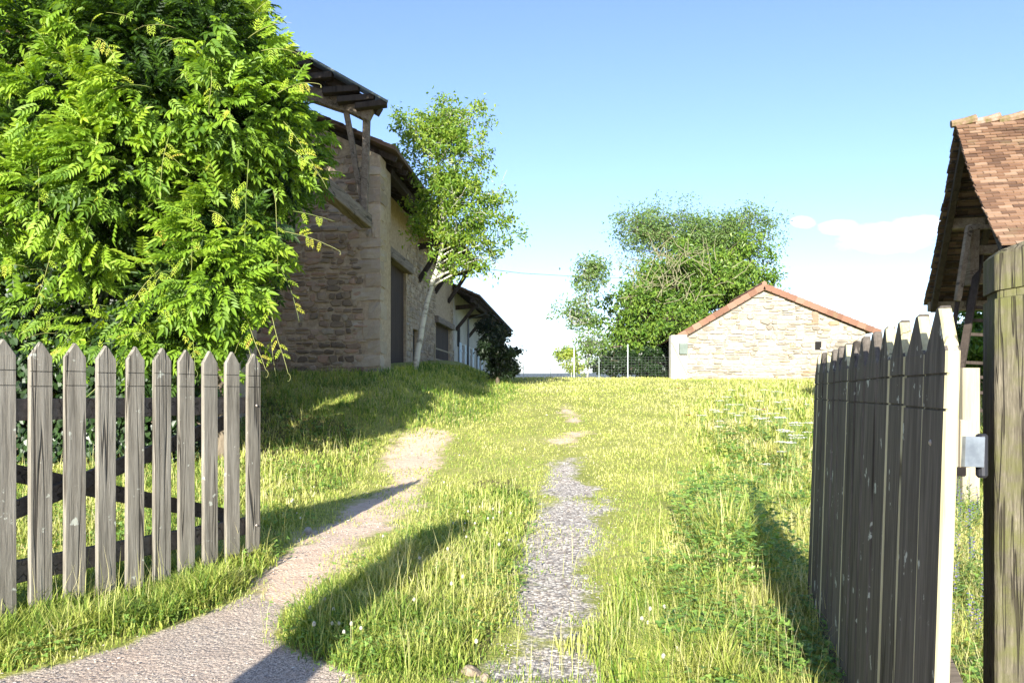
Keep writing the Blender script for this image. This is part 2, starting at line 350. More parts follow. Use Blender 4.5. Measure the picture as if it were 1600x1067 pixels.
# ground: one sheet; which material lies where comes from attributes, edges broken by noise
m = M('ground_soil_and_turf')
def gmask(name, lo=.42, hi=.58, ns=7, amp=.75):
    f = m.math('ADD', m.attr(name), m.math('MULTIPLY', m.math('SUBTRACT', m.noise(ns, 8, .72), .5), amp))
    return m.ramp(f, [(lo,(0,0,0)),(hi,(1,1,1))])
n_f = m.noise(90, 5, .7); n_m = m.noise(14, 6, .7); n_b = m.noise(.9, 6, .6)
turf = m.ramp(m.math('ADD', m.math('MULTIPLY', n_m, .6), m.math('MULTIPLY', n_b, .4)), [(.33,(.16,.19,.04)),(.47,(.31,.33,.075)),(.6,(.43,.42,.14)),(.72,(.54,.46,.27))])
turf = m.mix(m.math('MULTIPLY', n_f, .5), turf, m.mix(1, turf, (.45,.45,.4), 'MULTIPLY'))
vd = m.voro(55); vg = m.voro(44); va = m.voro(150)
dirt = m.mix(m.ramp(vd.outputs['Distance'], [(.25,(1,1,1)),(.6,(0,0,0))]), m.ramp(n_m, [(.35,(.56,.37,.26)),(.65,(.70,.54,.40))]), m.ramp(n_f, [(.3,(.50,.38,.28)),(.7,(.76,.66,.53))]))
vcol = m.n('ShaderNodeSeparateColor'); m.nt.links.new(vg.outputs['Color'], vcol.inputs[0])
grav = m.ramp(vcol.outputs[0], [(0,(.18,.165,.155)),(.3,(.42,.375,.33)),(.6,(.60,.54,.46)),(1,(.86,.79,.68))])
grav = m.mix(m.ramp(vg.outputs['Distance'], [(.45,(0,0,0)),(.8,(1,1,1))]), grav, (.20,.18,.155))
grav = m.mix(m.math('MULTIPLY', m.ramp(n_m, [(.5,(0,0,0)),(.62,(1,1,1))]), .35), grav, (.34,.24,.17))
acol = m.n('ShaderNodeSeparateColor'); m.nt.links.new(va.outputs['Color'], acol.inputs[0])
asph = m.ramp(acol.outputs[0], [(0,(.27,.22,.175)),(.5,(.54,.445,.355)),(1,(.78,.67,.54))])
asph = m.mix(m.math('MULTIPLY', m.ramp(m.noise(2.2, 6, .65), [(.42,(0,0,0)),(.66,(1,1,1))]), .55), asph, (.50,.37,.28))
asph = m.mix(m.ramp(va.outputs['Distance'], [(.5,(0,0,0)),(.85,(1,1,1))]), asph, (.17,.14,.12))
k_moss = m.math('MULTIPLY', gmask('soil'), .85)
soil = m.ramp(n_m, [(.35,(.075,.06,.03)),(.6,(.15,.12,.05)),(.72,(.17,.17,.045))])
c = m.mix(k_moss, turf, soil)
c = m.mix(m.math('MULTIPLY', gmask('thin', ns=4), .6), c, m.ramp(n_f, [(.3,(.30,.26,.16)),(.7,(.46,.40,.28))]))
c = m.mix(gmask('dirt', ns=4), c, dirt)
c = m.mix(gmask('gravel', ns=6), c, grav)
c = m.mix(gmask('asphalt', ns=9, amp=.6), c, asph)
hgt = m.math('ADD', m.math('MULTIPLY', n_f, .5), m.math('ADD', m.math('MULTIPLY', vg.outputs['Distance'], -.5), n_m))
MAT['ground'] = m.finish(c, .93, m.bump(hgt, .8, .015), spec=.2)

# ------------------------------------------------------------------ the ground sheet and the far hills
xs = np.concatenate([[-4000,-1500,-600,-250,-120,-60,-35,-22,-15,-11,-9], np.arange(-8,-4,.2), np.arange(-4,4,.07), np.arange(4,9,.15), [9.5,10.5,12,15,20,28,40,70,130,260,600,1500,4000]])
ys = np.concatenate([[-300,-100,-40,-15,-6,-2,0,1,1.8], np.arange(2.4,10,.07), np.arange(10,22,.14), np.arange(22,46,.4), [47,49,52,56,62,70,85,110,150,220,400,800,1500,4000]])
GX, GY = np.meshgrid(xs, ys); GZ = hz(GX, GY)+(.022*(fbm(GX*3.3, GY*3.3, 11)-.5)+.012*(fbm(GX*11, GY*11, 12, 2)-.5))*(np.abs(GX) < 10)*(GY < 46)
V = np.stack([GX, GY, GZ], -1).reshape(-1, 3); ny, nx = GX.shape
idx = np.arange(ny*nx).reshape(ny, nx)
Fq = np.stack([idx[:-1,:-1], idx[:-1,1:], idx[1:,1:], idx[1:,:-1]], -1).reshape(-1, 4)
ground = fast('ground', V, [Fq], MAT['ground'], smooth=True); tag(ground, kind='structure')
Xf, Yf = V[:,0], V[:,1]
def addattr(o, name, val):
    a = o.data.attributes.new(name, 'FLOAT', 'POINT'); a.data.foreach_set('value', val.astype(np.float32))
addattr(ground, 'asphalt', mask('asphalt', Xf, Yf, .25))
addattr(ground, 'dirt', np.maximum(mask('dirt', Xf, Yf, 1.1)*.9*np.interp(Yf, [9,14], [1,.8]), mask('bare', Xf, Yf, 1.4)*.75)+.5*(fbm(Xf*1.6, Yf*1.2, 201)-.5))
addattr(ground, 'gravel', mask('gravel', Xf, Yf, 1.0)*np.interp(Yf, [4.5,7,10,13], [1,.92,.78,.6])+.7*(fbm(Xf*1.9, Yf*1.5, 202)-.55))
soilv = np.maximum.reduce([mask('verge', Xf, Yf, .3), mask('strip', Xf, Yf, .3), mask('leftlawn', Xf, Yf, .5)*.6, mask('meadow', Xf, Yf, .6)*.6])
addattr(ground, 'soil', soilv)
track = np.exp(-((Xf-(.35+.03*(Yf-8)))/1.0)**2)*(Yf > 4)*(Yf < 30)
addattr(ground, 'thin', np.clip(.22+.16*track, 0, 1)*(1-mask('leftlawn', Xf, Yf, 1.))*(1-mask('meadow', Xf, Yf, 1.5)))

m = M('far_wooded_hills'); MAT['hill'] = m.finish(m.ramp(m.noise(.01, 8, .7), [(.35,(.020,.038,.042)),(.65,(.034,.058,.055))]), .95, spec=.05)  # blue of distant haze is mixed into the hill colour itself
hv = []; hx = np.linspace(-3200, 3200, 161); rows = [(1800,-65),(2200,-20),(2600,35),(2900,64),(3100,76),(3300,82),(3600,60),(4200,-70)]
for (Yh, zh) in rows:
    for x in hx:
        n = fbm(np.array(x*.0016+7), np.array(Yh*.001), 5); hv.append((x, Yh, zh+(float(n)-.5)*28*(1 if zh > 0 else .3)+float(vnoise(x*.02, Yh*.01, 3))*3))
n = len(hx); hi = np.arange(len(rows)*n).reshape(len(rows), n)
tag(fast('hills', hv, [np.stack([hi[:-1,:-1], hi[:-1,1:], hi[1:,1:], hi[1:,:-1]], -1).reshape(-1, 4)], MAT['hill'], smooth=True), kind='structure')

# ------------------------------------------------------------------ scatter of small templates
def rotmats(fwd, up):
    f = fwd/np.linalg.norm(fwd, axis=1, keepdims=True)
    s = np.cross(f, up); s /= np.linalg.norm(s, axis=1, keepdims=True)+1e-9
    u = np.cross(s, f); return np.stack([s, f, u], -1)             # columns: side, forward, normal
def scatter(tv, tf, pos, fwd, up, scale, tint, ttint=None):
    """template (local x side, y forward, z normal) -> verts, faces, tint"""
    tv = np.asarray(tv, float); Rm = rotmats(fwd, up); n = len(pos); k = len(tv)
    sc = np.asarray(scale); sc = sc[:,None,None] if sc.ndim == 1 else sc[:,None,:]
    V = np.einsum('nij,nkj->nki', Rm, tv[None]*sc)+pos[:,None]
    T = np.repeat(np.asarray(tint)[:,None], k, 1)
    if ttint is not None: T = T+np.asarray(ttint)[None]
    off = (np.arange(n)*k)[:,None,None]
    faces = [(np.asarray(f)[None]+off).reshape(-1, np.asarray(f).shape[1]) for f in tf]
    return V.reshape(-1, 3), faces, np.clip(T, 0, 1).ravel()
def join(parts):
    V = []; Fs = {}; T = []; b = 0
    for v, f, t in parts:
        V.append(v); T.append(t)
        for a in f: Fs.setdefault(a.shape[1], []).append(a+b)
        b += len(v)
    return np.concatenate(V), [np.concatenate(x) for x in Fs.values()], np.concatenate(T)
def leaflet(b, d, L, w, nrm=(0,0,1), fold=.25, droop=.15):
    b = np.array(b, float); d = np.array(d, float); d /= np.linalg.norm(d); nrm = np.array(nrm, float); s = np.cross(d, nrm)
    s /= np.linalg.norm(s)
    def P(a, c, h): return b+d*a*L+s*c*w+nrm*(h*w-droop*L*a*a)
    return [P(0,0,0), P(.28,.46,fold), P(.66,.36,fold*.8), P(1,0,0), P(.66,-.36,fold*.8), P(.28,-.46,fold)], [(0,1,2,3),(0,3,4,5)]
def compound(n=6, L=.26, l=.085, w=.034, curl=.35):
    v = []; f = []; tt = []
    def addl(vs, fs, t):
        b = len(v); v.extend(vs); tt.extend([t]*len(vs)); f.extend([tuple(i+b for i in q) for q in fs])
    for i in range(n):
        a = .18+.72*i/(n-1); y = a*L; z = -curl*L*a*a
        for s in (-1, 1):
            addl(*leaflet((0,y,z), (s*.8,.72-.1*a,-.05-.2*a), l*(1-.25*abs(a-.5)), w, droop=.25), random.uniform(-.08,.08))
    addl(*leaflet((0,L*.95,-curl*L*.9), (0,1,-.75), l*1.1, w*1.05), 0)
    b = len(v)                                                     # the thin leaf stalk
    v.extend([(-.0015,0,0),(.0015,0,0),(.001,L*.95,-curl*L*.9),(-.001,L*.95,-curl*L*.9)]); tt.extend([.15]*4); f.append((b,b+1,b+2,b+3))
    return np.array(v), [np.array(f)], np.array(tt)
def unit(n, rng=RNG):
    v = rng.normal(size=(n, 3)); return v/np.linalg.norm(v, axis=1, keepdims=True)

# ------------------------------------------------------------------ trees
def bez(p0, p1, p2, n=7): return [(1-t)**2*p0+2*t*(1-t)*p1+t*t*p2 for t in [i/(n-1) for i in range(n)]]
def simple_leaf(): return leaflet((0,0,0), (0,1,0), 1, .5, fold=.3)
def tree(name, label, cat, base, trunk, r0, crowns, nbr, nclump, nleaf, leafsize, lm, bm, group=None, clump=.35, twig=True, bias=.5, elong=1.0, seed=1, extra_bark=None, rtwig=.008, inner=.35):
    """trunk: world points; crowns: (centre, radii, share); leaves in clumps at the ends of limbs spread through the crowns"""
    rnd = random.Random(seed); rng = np.random.default_rng(seed)
    t = thing(name, label, cat, tuple(base), group)
    trunk = [Vector(p) for p in trunk]; mb = MB()
    pts = []
    for i in range(len(trunk)-1):
        for k in range(4): pts.append(trunk[i].lerp(trunk[i+1], k/4)+Vector((rnd.uniform(-1,1), rnd.uniform(-1,1), 0))*r0*.15)
    pts.append(trunk[-1]); N = len(pts)
    mb.tube(pts, [r0*(1-.72*i/(N-1)) for i in range(N)], 9)
    ends = []
    sh = np.array([c[2] for c in crowns], float); sh /= sh.sum()
    for b in range(nbr):
        c = crowns[rng.choice(len(crowns), p=sh)]
        d = Vector(unit(1, rng)[0]); r = rnd.uniform(inner, 1)**.6
        e = Vector(c[0])+Vector((d.x*c[1][0], d.y*c[1][1], d.z*c[1][2]))*r
        # leave the trunk below the tip so that limbs rise
        cand = [(abs(p.z-(e.z-.35*(e-p).length))+.2*(e-p).length, i) for i, p in enumerate(pts) if i > N*.3]
        i = min(cand)[1]; s = pts[i]
        mid = s.lerp(e, .5)+Vector((rnd.uniform(-.15,.15), rnd.uniform(-.15,.15), .12))*(e-s).length
        path = bez(s, mid, e); rr = max(rtwig*1.5, r0*(1-.72*i/(N-1))*rnd.uniform(.3,.55))
        mb.tube(path, [rr*(1-.85*k/6)+rtwig*.4 for k in range(7)], 5)
        for k in (3, 4, 5, 6):
            for q in range(2 if k < 6 else 3):
                o = Vector(unit(1, rng)[0]); o.z = o.z*.7+.2
                ee = path[k]+o*clump*rnd.uniform(.6,1.8)
                if twig: mb.tube([path[k], path[k].lerp(ee, .5)+Vector((0,0,.04)), ee], [rtwig, rtwig*.7, rtwig*.4], 4)
                ends.append(ee)
    mb.build('trunk', bm, t, smooth=True)
    ends = np.array([tuple(e) for e in ends]); pick = ends[rng.choice(len(ends), nclump, replace=len(ends) < nclump)]
    n = nclump*nleaf; ci = np.repeat(np.arange(nclump), nleaf)
    off = rng.normal(size=(n, 3))*clump*.42; off[:,2] *= .75
    pos = pick[ci]+off*rng.uniform(.5,1.3,nclump)[ci][:,None]
    fw = unit(n, rng); fw[:,2] -= .35; up = unit(n, rng)*.8; up[:,2] += .7
    tv, tf = simple_leaf(); tv = np.array(tv)*np.array([1/elong, 1, 1])
    tint = np.clip(rng.uniform(0,1,nclump)[ci]*.5+rng.uniform(0,.5,n)+bias-.5, 0, 1)
    v, f, tt = scatter(tv, [np.array(tf)], pos, fw, up, leafsize*rng.uniform(.6,1.3,n), tint)
    fast('crown', v, f, lm, t, tt)
    return t

# ------------------------------------------------------------------ rubble walls
def stones(mb, org, du, dn, inside, U, Vr, rh, wr, prot=(.02,.05), gap=.012, sc=1, tint=(0,1)):
    org = Vector(org); du = Vector(du).normalized(); dn = Vector(dn).normalized(); up = Vector((0,0,1)); v = Vr[0]; row = 0
    while v < Vr[1]:
        h = random.uniform(*rh); u = U[0]-random.uniform(0, wr[1]); ph = random.uniform(0, 9)
        while u < U[1]:
            w = random.uniform(*wr)
            h *= 1; hh = [(v+random.uniform(-.02,.02), h*random.uniform(.82,1.12))] if random.random() > .22 or h < rh[0]*1.3 else [(v, h*.48), (v+h*.5, h*.5)]
            for (vv, h2) in hh:
                cu, cv = u+w/2, vv+h2/2+.02*sc*math.sin(cu_ := (u+ph)*1.3)
                if inside(cu, cv) and random.random() > .06:
                    a, b = w/2-gap, h2/2-gap*.8; p = random.uniform(*prot); j = min(a, b)*.34
                    ring = [(-a, -b*.5), (-a*.6, -b), (a*.55, -b), (a, -b*.55), (a, b*.5), (a*.6, b), (-a*.6, b), (-a, b*.55)]
                    ring = [(x+random.uniform(-j, j), y+random.uniform(-j, j)) for x, y in ring]
                    vs = []
                    for k, d in ((1.0, -.01), (.98, p*.55), (.80, p)):
                        for x, y in ring: vs.append(org+du*(cu+x*k)+up*(cv+y*k)+dn*(d+random.uniform(-.004,.004)))
                    vs.append(org+du*cu+up*cv+dn*(p+random.uniform(0,.012)))
                    fs = [(r*8+q, r*8+(q+1) % 8, (r+1)*8+(q+1) % 8, (r+1)*8+q) for r in range(2) for q in range(8)]
                    fs += [(16+q, 16+(q+1) % 8, 24) for q in range(8)]
                    mb.add(vs, fs, random.uniform(*tint))
            u += w
        v += h

# ------------------------------------------------------------------ the barn on the left (corner at C, long side running away)
BV = Vector((.075, 1, 0)).normalized(); BU = Vector((1, -.075, 0)).normalized()
C0 = Vector((-3.09, 18, 0)); GZB = 1.2
def bp(u, v, z): return C0+BU*u+BV*v+Vector((0,0,z))
SL = .47; EAVE = 6.95; HALF = 7.0; RIDGE = EAVE+SL*HALF
barn = thing('stone_barn', 'long brown rubble stone barn with dressed corner stones behind the leafy climber', 'barn', tuple(bp(-4, 0, 1.7)))
def gtop(u): return EAVE-.08+SL*min(-u, 14+u)
w = MB(); DEP = .55
prof = [(-14,GZB),(0,GZB),(0,gtop(0)),(-HALF,gtop(-HALF)),(-14,gtop(0))]
w.loft([[bp(u, 0, z) for u, z in prof], [bp(u, DEP, z) for u, z in prof]])
w.loft([[bp(-.02, .4, GZB), bp(-.02, 1.15, GZB), bp(-.02, 1.15, EAVE-.2), bp(-.02, .4, EAVE-.2)], [bp(-.9, .4, GZB), bp(-.9, 1.15, GZB), bp(-.9, 1.15, EAVE-.2), bp(-.9, .4, EAVE-.2)]])
RX = -.93                                                            # long wall stands back under the eave
for (v0, v1, z0, z1) in [(.5,7.2,5.35,7.2),(7.2,8.3,GZB,7.2),(8.3,9.4,GZB,2.0),(8.3,9.4,3.5,7.2),(9.4,12.8,GZB,7.2),(16.5,17.3,GZB,7.2),(12.8,16.5,4.35,7.2)]:
    w.loft([[bp(RX,v0,z0),bp(RX,v1,z0),bp(RX,v1,z1),bp(RX,v0,z1)],[bp(RX-.5,v0,z0),bp(RX-.5,v1,z0),bp(RX-.5,v1,z1),bp(RX-.5,v0,z1)]])
w.build('wall', MAT['mortar'], barn)
s = MB(); stones(s, bp(0,0,0), BU, -BV, lambda u, v: -6.5 < u < -.42 and v < gtop(u)-.15, (-6.5,-.3), (1.3,8.6), (.07,.20), (.10,.38), prot=(.012,.05), gap=.013, tint=(0,1))
s.build('rubble_facing', MAT['stone_barn'], barn)
q = MB(); z = 1.55; i = 0
def rough_block(mb, c, sx, sy, sz, t):
    """dressed block with worn, slightly uneven faces"""
    n = 3; vs = {}
    def P(i, j, k):
        if (i,j,k) not in vs:
            f = [(i/n-.5), (j/n-.5), (k/n-.5)]
            corner = sum(a in (0, n) for a in (i,j,k)); q_ = {1: 1, 2: .975, 3: .94}.get(corner, 1)
            p = c+BU*(f[0]*sx*q_+random.uniform(-.014,.014))+BV*(f[1]*sy*q_+random.uniform(-.014,.014))+Vector((0,0,f[2]*sz*q_+random.uniform(-.012,.012)))
            vs[(i,j,k)] = (len(vs), p)
        return vs[(i,j,k)][0]
    fs = []
    for a in range(n):
        for b in range(n):
            for e_ in (0, n):
                fs += [(P(e_,a,b),P(e_,a+1,b),P(e_,a+1,b+1),P(e_,a,b+1)),(P(a,e_,b),P(a+1,e_,b),P(a+1,e_,b+1),P(a,e_,b+1)),(P(a,b,e_),P(a+1,b,e_),P(a+1,b+1,e_),P(a,b+1,e_))]
    mb.add([p for _, p in sorted(vs.values(), key=lambda x: x[0])], fs, t)
while z < EAVE-.45:
    h = random.uniform(.2,.52); wd = (.66 if i % 2 else .36)+random.uniform(-.12,.16); dp = .42 if i % 2 else .65
    if h > .4 and random.random() < .35:
        rough_block(q, bp(-wd*.3+.02, dp/2-.03, z+h/2), wd*.55, dp, h-.02, random.random()); rough_block(q, bp(-wd*.82+.02, dp/2-.02, z+h*.27), wd*.42, dp, h*.48, random.random()); rough_block(q, bp(-wd*.80+.02, dp/2-.025, z+h*.75), wd*.38, dp, h*.44, random.random())
    else: rough_block(q, bp(-wd/2+.02, dp/2-.03+random.uniform(-.01,.01), z+h/2), wd, dp, h-.032, random.random())
    z += h; i += 1
q.build('corner_stones', MAT['quoin'], barn)
s = MB()
stones(s, bp(RX,0,0), BV, BU, lambda u, v: 7.3 < u < 12.7 and not (8.1 < u < 9.6 and 1.9 < v < 3.65), (4.6,17.3), (1.6,7.0), (.10,.24), (.16,.45), prot=(.01,.035), tint=(.3,1))
s.build('side_facing', MAT['quoin'], barn)
s = MB(); stones(s, bp(RX,0,0), BV, BU, lambda u, v: 16.6 < u < 17.2, (16.4,17.4), (1.6,7.0), (.10,.24), (.16,.4), prot=(.01,.035), tint=(.3,1)); s.build('pier_facing', MAT['quoin'], barn)
d = MB()
for k in range(24): d.box(bp(RX-.12, .5+k*.28+.14, 3.4), .06, .265, 3.9, BU, BV, t=random.random())
d.build('barn_door', MAT['wood_door'], barn)
l = MB(); l.beam(bp(RX+.04, .3, 5.45), bp(RX+.04, 7.5, 5.38), .3, .32, t=.3); l.build('lintel', MAT['wood_old'], barn)
d = MB()
for k in range(13): d.box(bp(RX-.10, 12.94+k*.28, 2.75), .06, .265, 2.7, BU, BV, t=random.random())
d.build('barn_door', MAT['wood_door'], barn)
l = MB(); l.beam(bp(RX+.05, 12.5, 4.22), bp(RX+.05, 16.8, 4.22), .24, .26); l.build('lintel', MAT['wood_old'], barn)
wi = MB(); wi.box(bp(RX-.2, 8.85, 2.75), .05, 1.2, 1.7, BU, BV); wi.build('window', MAT['void'], barn)
# roof: two slabs of brown tiles with rafters, purlins and brackets below
def roofslab(u0, z0, u1, z1, v0, v1, th=.1, mat='tile_dark', parent=barn, name='roof'):
    r = MB(); L = math.hypot(u1-u0, z1-z0); n = int(L/.33); nn = Vector((0,0,1))
    for i in range(n):
        a, b = i/n, (i+1)/n+.012
        pa = (u0+(u1-u0)*a, z0+(z1-z0)*a); pb = (u0+(u1-u0)*b, z0+(z1-z0)*b)
        sag = 0
        r.loft([[bp(pa[0],v0,pa[1]),bp(pa[0],v1,pa[1]),bp(pa[0],v1,pa[1]+th),bp(pa[0],v0,pa[1]+th)],[bp(pb[0],v0,pb[1]-.01),bp(pb[0],v1,pb[1]-.01),bp(pb[0],v1,pb[1]+th-.025),bp(pb[0],v0,pb[1]+th-.025)]], random.random())
    return r.build(name, MAT[mat], parent)
rf = roofslab(.39, EAVE, -HALF, RIDGE, -.12, 17.6); roofslab(-14.2, EAVE, -HALF, RIDGE, -.12, 17.6)
r = MB(); random.seed(3)
for k in range(30):
    v = .3+k*.58; r.beam(bp(.32, v, EAVE-.10), bp(-2.4, v, EAVE-.10+SL*2.5), .09, .13, BV, t=random.random())
r.beam(bp(-.1, 1.2, EAVE-.12), bp(-.1, 17.5, EAVE-.12), .2, .18, t=.3)
for k in range(2,5):
    v = 2.6+k*3.3
    r.beam(bp(RX-.1, v, EAVE-.5), bp(.12, v, EAVE-.35), .18, .2); r.beam(bp(RX, v+.05, EAVE-1.7), bp(-.13, v+.05, EAVE-.5), .14, .16)
r.build('roof_timbers', MAT['wood_black'], barn)
# forward canopy: sheet roof on a timber bracket in front of the gable
Yc = 17.15
cn = MB()
e0 = at(606,157,Yc-.35); e1 = at(380,29,Yc-.35); e2 = e1+Vector((0,.8,0)); e3 = at(601,160,Yc+.45)
dn = Vector((0,0,-.055))
cn.loft([[e0,e3,e3+dn,e0+dn],[e1,e2,e2+dn,e1+dn]])
cn.build('canopy_roof', MAT['sheet'], barn); random.seed(41)
tb = MB()
for (x0,y0,x1,y1) in [(556,168,604,164),(528,158,585,155),(505,144,561,142),(470,124,520,121),(440,104,488,100),(400,82,450,80)]:
    for dv in (-.2,):
        tb.beam(at(x0,y0,Yc+dv), at(x1,y1-2,Yc+dv), .22, .13, (0,1,0), (0,0,1), t=random.random())
tb.beam(e0+Vector((-.25,.45,-.07)), e1+Vector((0,.45,-.17)), .3, .2, (0,1,0)); tb.beam(e0+Vector((-.95,.75,.20)), e1+Vector((0,.75,-.33)), .3, .12, (0,1,0))
tb.build('canopy_joists', MAT['wood_black'], barn)
tb = MB()
tb.beam(at(430,130,Yc+.1), at(548,168,Yc+.1), .22, .30, t=.4, wob=.01); tb.beam(at(546,165,Yc), at(580,182,Yc), .24, .30, t=.95)
tb.beam(at(541,176,Yc+.05), at(571,345,Yc+.35), .12, .12, t=.4, wob=.012); tb.beam(at(573,185,Yc+.05), at(569,338,Yc+.3), .17, .15, t=.6)
p = at(573,347,17.5); tb.beam(p, p-BV*7.2, .26, .30, t=.5, wob=.01)
tb.build('canopy_bracket', MAT['wood_old'], barn)

# ------------------------------------------------------------------ farmhouse beyond the barn
HV0, HV1 = 17.8, 37.5; E2 = 5.62
house = thing('farmhouse', 'pale rendered farmhouse with light blue shutters at the far end of the barn', 'house', tuple(bp(-4, HV0, 2)))
w = MB(); prof = [(-13,1),(RX,1),(RX,E2+.6),(-7,E2+3.2),(-13,E2+.4)]
w.loft([[bp(u,HV0,z) for u,z in prof],[bp(u,HV1,z) for u,z in prof]]); w.build('wall', MAT['plaster_grey'], house)
roofslab(.37, E2, -7, E2+SL*7.1, HV0-.9, HV1+.4, parent=house); roofslab(-14, E2, -7, E2+SL*7.1, HV0-.9, HV1+.4, parent=house)
r = MB()
for k in range(34):
    v = HV0-.7+k*.6; r.beam(bp(.3,v,E2-.1), bp(-1.4,v,E2-.1+SL*1.6), .09, .12, BV)
for k in range(5):
    v = HV0+.4+k*4.6; r.beam(bp(RX-.1,v,E2-.35), bp(.15,v,E2-.25), .18, .2); r.beam(bp(RX,v,E2-1.4), bp(-.03,v,E2-.3), .15, .15)
r.beam(bp(0,HV0-.8,E2-.14), bp(0,HV1,E2-.14), .18, .18); r.build('roof_timbers', MAT['wood_black'], house)
for (v, z0, ww, hh) in [(20.2,1.9,1.1,1.75),(23.3,1.9,1.1,1.75),(27.5,1.9,1.1,1.75)]:
    g = MB(); g.box(bp(RX+.02, v, z0+hh/2), .05, ww, hh, BU, BV); win = g.build('window', MAT['glass'], house)
    g = MB()
    for (a, b, c, e) in [(0,0,ww+.1,.07),(0,hh,ww+.1,.07)]: g.box(bp(RX+.04, v, z0+b), .07, c, e, BU, BV)
    for s in (-1,0,1): g.box(bp(RX+.05, v+s*ww/2, z0+hh/2), .06, .06, hh, BU, BV)
    g.build('window_frame', MAT['plaster'], win)
    for s in (-1,1):
        g = MB(); g.box(bp(RX+.07, v+s*(ww/2+.33), z0+hh/2), .045, .6, hh+.1, BU, BV)
        for k in (-.3,.3): g.box(bp(RX+.105, v+s*(ww/2+.33), z0+hh/2+k*hh), .03, .56, .09, BU, BV)
        g.build('shutter', MAT['shutter'], house)
g = MB(); g.box(bp(RX+.03, 19, 4.0), .05, .6, 1.0, BU, BV); g.build('window', MAT['void'], house)
g = MB(); g.tube([bp(.12,21.8,E2-.25), bp(RX+.12,21.8,E2-.55), bp(RX+.12,21.8,1.8)], .055, 8); g.build('drainpipe', MAT['zinc'], house)

# pale hurdle in front of the second door
hd = thing('hurdle', 'low pale wooden hurdle with diagonal bar before the far barn door', 'hurdle', tuple(bp(-.8,11.8,2)))
for (a, b) in [((10.6,2.95),(15.2,2.95)),((10.6,2.55),(15.2,2.55)),((12.8,2.0),(15.2,2.85))]:
    g = MB(); g.beam(bp(-.58,a[0],a[1]), bp(-.58,b[0],b[1]), .035, .05); g.build('rail', MAT['wood_pale'], hd)
for v in (10.6, 15.2):
    g = MB(); g.box(bp(-.58,v,2.4), .06, .06, 1.4); g.build('stake', MAT['wood_pale'], hd)

# ------------------------------------------------------------------ old shed under the climber
shed = thing('ivy_shed', 'dark stone outbuilding buried in ivy and the big leafy climber', 'shed', (-6.5, 12.5, .4))
g = MB(); g.box((-8.2,13.6,3.4), 6.6, 2.6, 6.8); g.build('wall', MAT['mortar'], shed)
g = MB(); g.beam((-11.6,13.6,7.0), (-4.6,13.6,7.0), 3.2, .3); g.build('roof', MAT['tile_dark'], shed)

# ------------------------------------------------------------------ the small gabled house on the right
HY = 34.0
def hp(px, py, dy=0): return at(px, py, HY+dy)
sh = thing('gabled_outhouse', 'low pale rubble stone building with terracotta gable roof across the grass', 'outbuilding', (11.5, HY, 1.9))
A = hp(1192,450); Lw = hp(1066,528); Rw = hp(1352,519); Lb = Vector((Lw.x, HY, 1.2)); Rb = Vector((Rw.x, HY, 1.2)); back = Vector((.6, 7, 0))
g = MB(); g.loft([[Lb,Rb,Rw,A,Lw],[p+back for p in (Lb,Rb,Rw,A,Lw)]]); g.build('wall', MAT['mortar_pale'], sh)
def inside_gable(u, v):
    x = u; top = Lw.z+(A.z-Lw.z)*(x-Lw.x)/(A.x-Lw.x) if x < A.x else Rw.z+(A.z-Rw.z)*(Rw.x-x)/(Rw.x-A.x)
    if abs(x-hp(1278,540).x) < .2 and abs(v-hp(1278,540).z) < .22: return False
    return Lw.x+.12 < x < Rw.x-.12 and v < top-.12
s = MB(); stones(s, (0,HY,0), (1,0,0), (0,-1,0), inside_gable, (Lw.x, Rw.x), (1.6, A.z), (.09,.26), (.16,.7), prot=(.02,.085), gap=.016, tint=(.1,1))
s.build('rubble_facing', MAT['stone_pale'], sh)
g = MB(); c = hp(1278,540); g.box((c.x,HY-.005,c.z), .26, .1, .36); g.build('window', MAT['void'], sh)
g = MB(); c = hp(1273,497); g.box((c.x,HY-.03,c.z), .27, .1, .55); g.build('blocked_window', MAT['stone_barn'], sh)
for (P, Q, nm) in [(A, hp(1062,527), 0), (A, hp(1359,517), 1)]:
    d = (Q-P); L = d.length; d.normalize(); nrm = Vector((-d.z, 0, d.x)); nrm = nrm if nrm.z > 0 else -nrm
    r = MB(); nrow = int(L/.34)
    for i in range(nrow+1):
        a = P+d*(i*L/nrow-.02)+nrm*.10; b = P+d*((i+1)*L/nrow+.03)+nrm*.13
        for j in range(24):
            o = Vector((.6,7.2,0))*(j/24); o2 = Vector((.6,7.2,0))*((j+1)/24); t = random.random()
            f0 = Vector((0,-.18,0))
            r.loft([[a+f0+o,a+f0+o2,a+f0+o2+nrm*.035,a+f0+o+nrm*.035],[b+f0+o,b+f0+o2,b+f0+o2+nrm*.035,b+f0+o+nrm*.035]], t)
    rf = r.build('roof', MAT['tile_new'], sh)
    r = MB()
    for i in range(nrow+1):                                         # verge tiles lapping down the gable edge
        a = P+d*(i*L/nrow-.02); b = P+d*((i+1)*L/nrow+.04)
        for k, q in ((a, b),):
            f0 = Vector((0,-.215,0))
            r.loft([[k+f0-nrm*.09, k+f0+Vector((0,.04,0))-nrm*.09, k+f0+Vector((0,.04,0))+nrm*.165, k+f0+nrm*.165],[q+f0-nrm*.08, q+f0+Vector((0,.045,0))-nrm*.08, q+f0+Vector((0,.045,0))+nrm*.19, q+f0-Vector((0,.01,0))+nrm*.19]], random.random())
    r.build('verge_tiles', MAT['tile_new'], rf)
g = MB(); g.tube([A+Vector((0,-.22,.17)), A+Vector((.6,7,.17))], .11, 8, .8); g.build('ridge', MAT['tile_new'], sh)
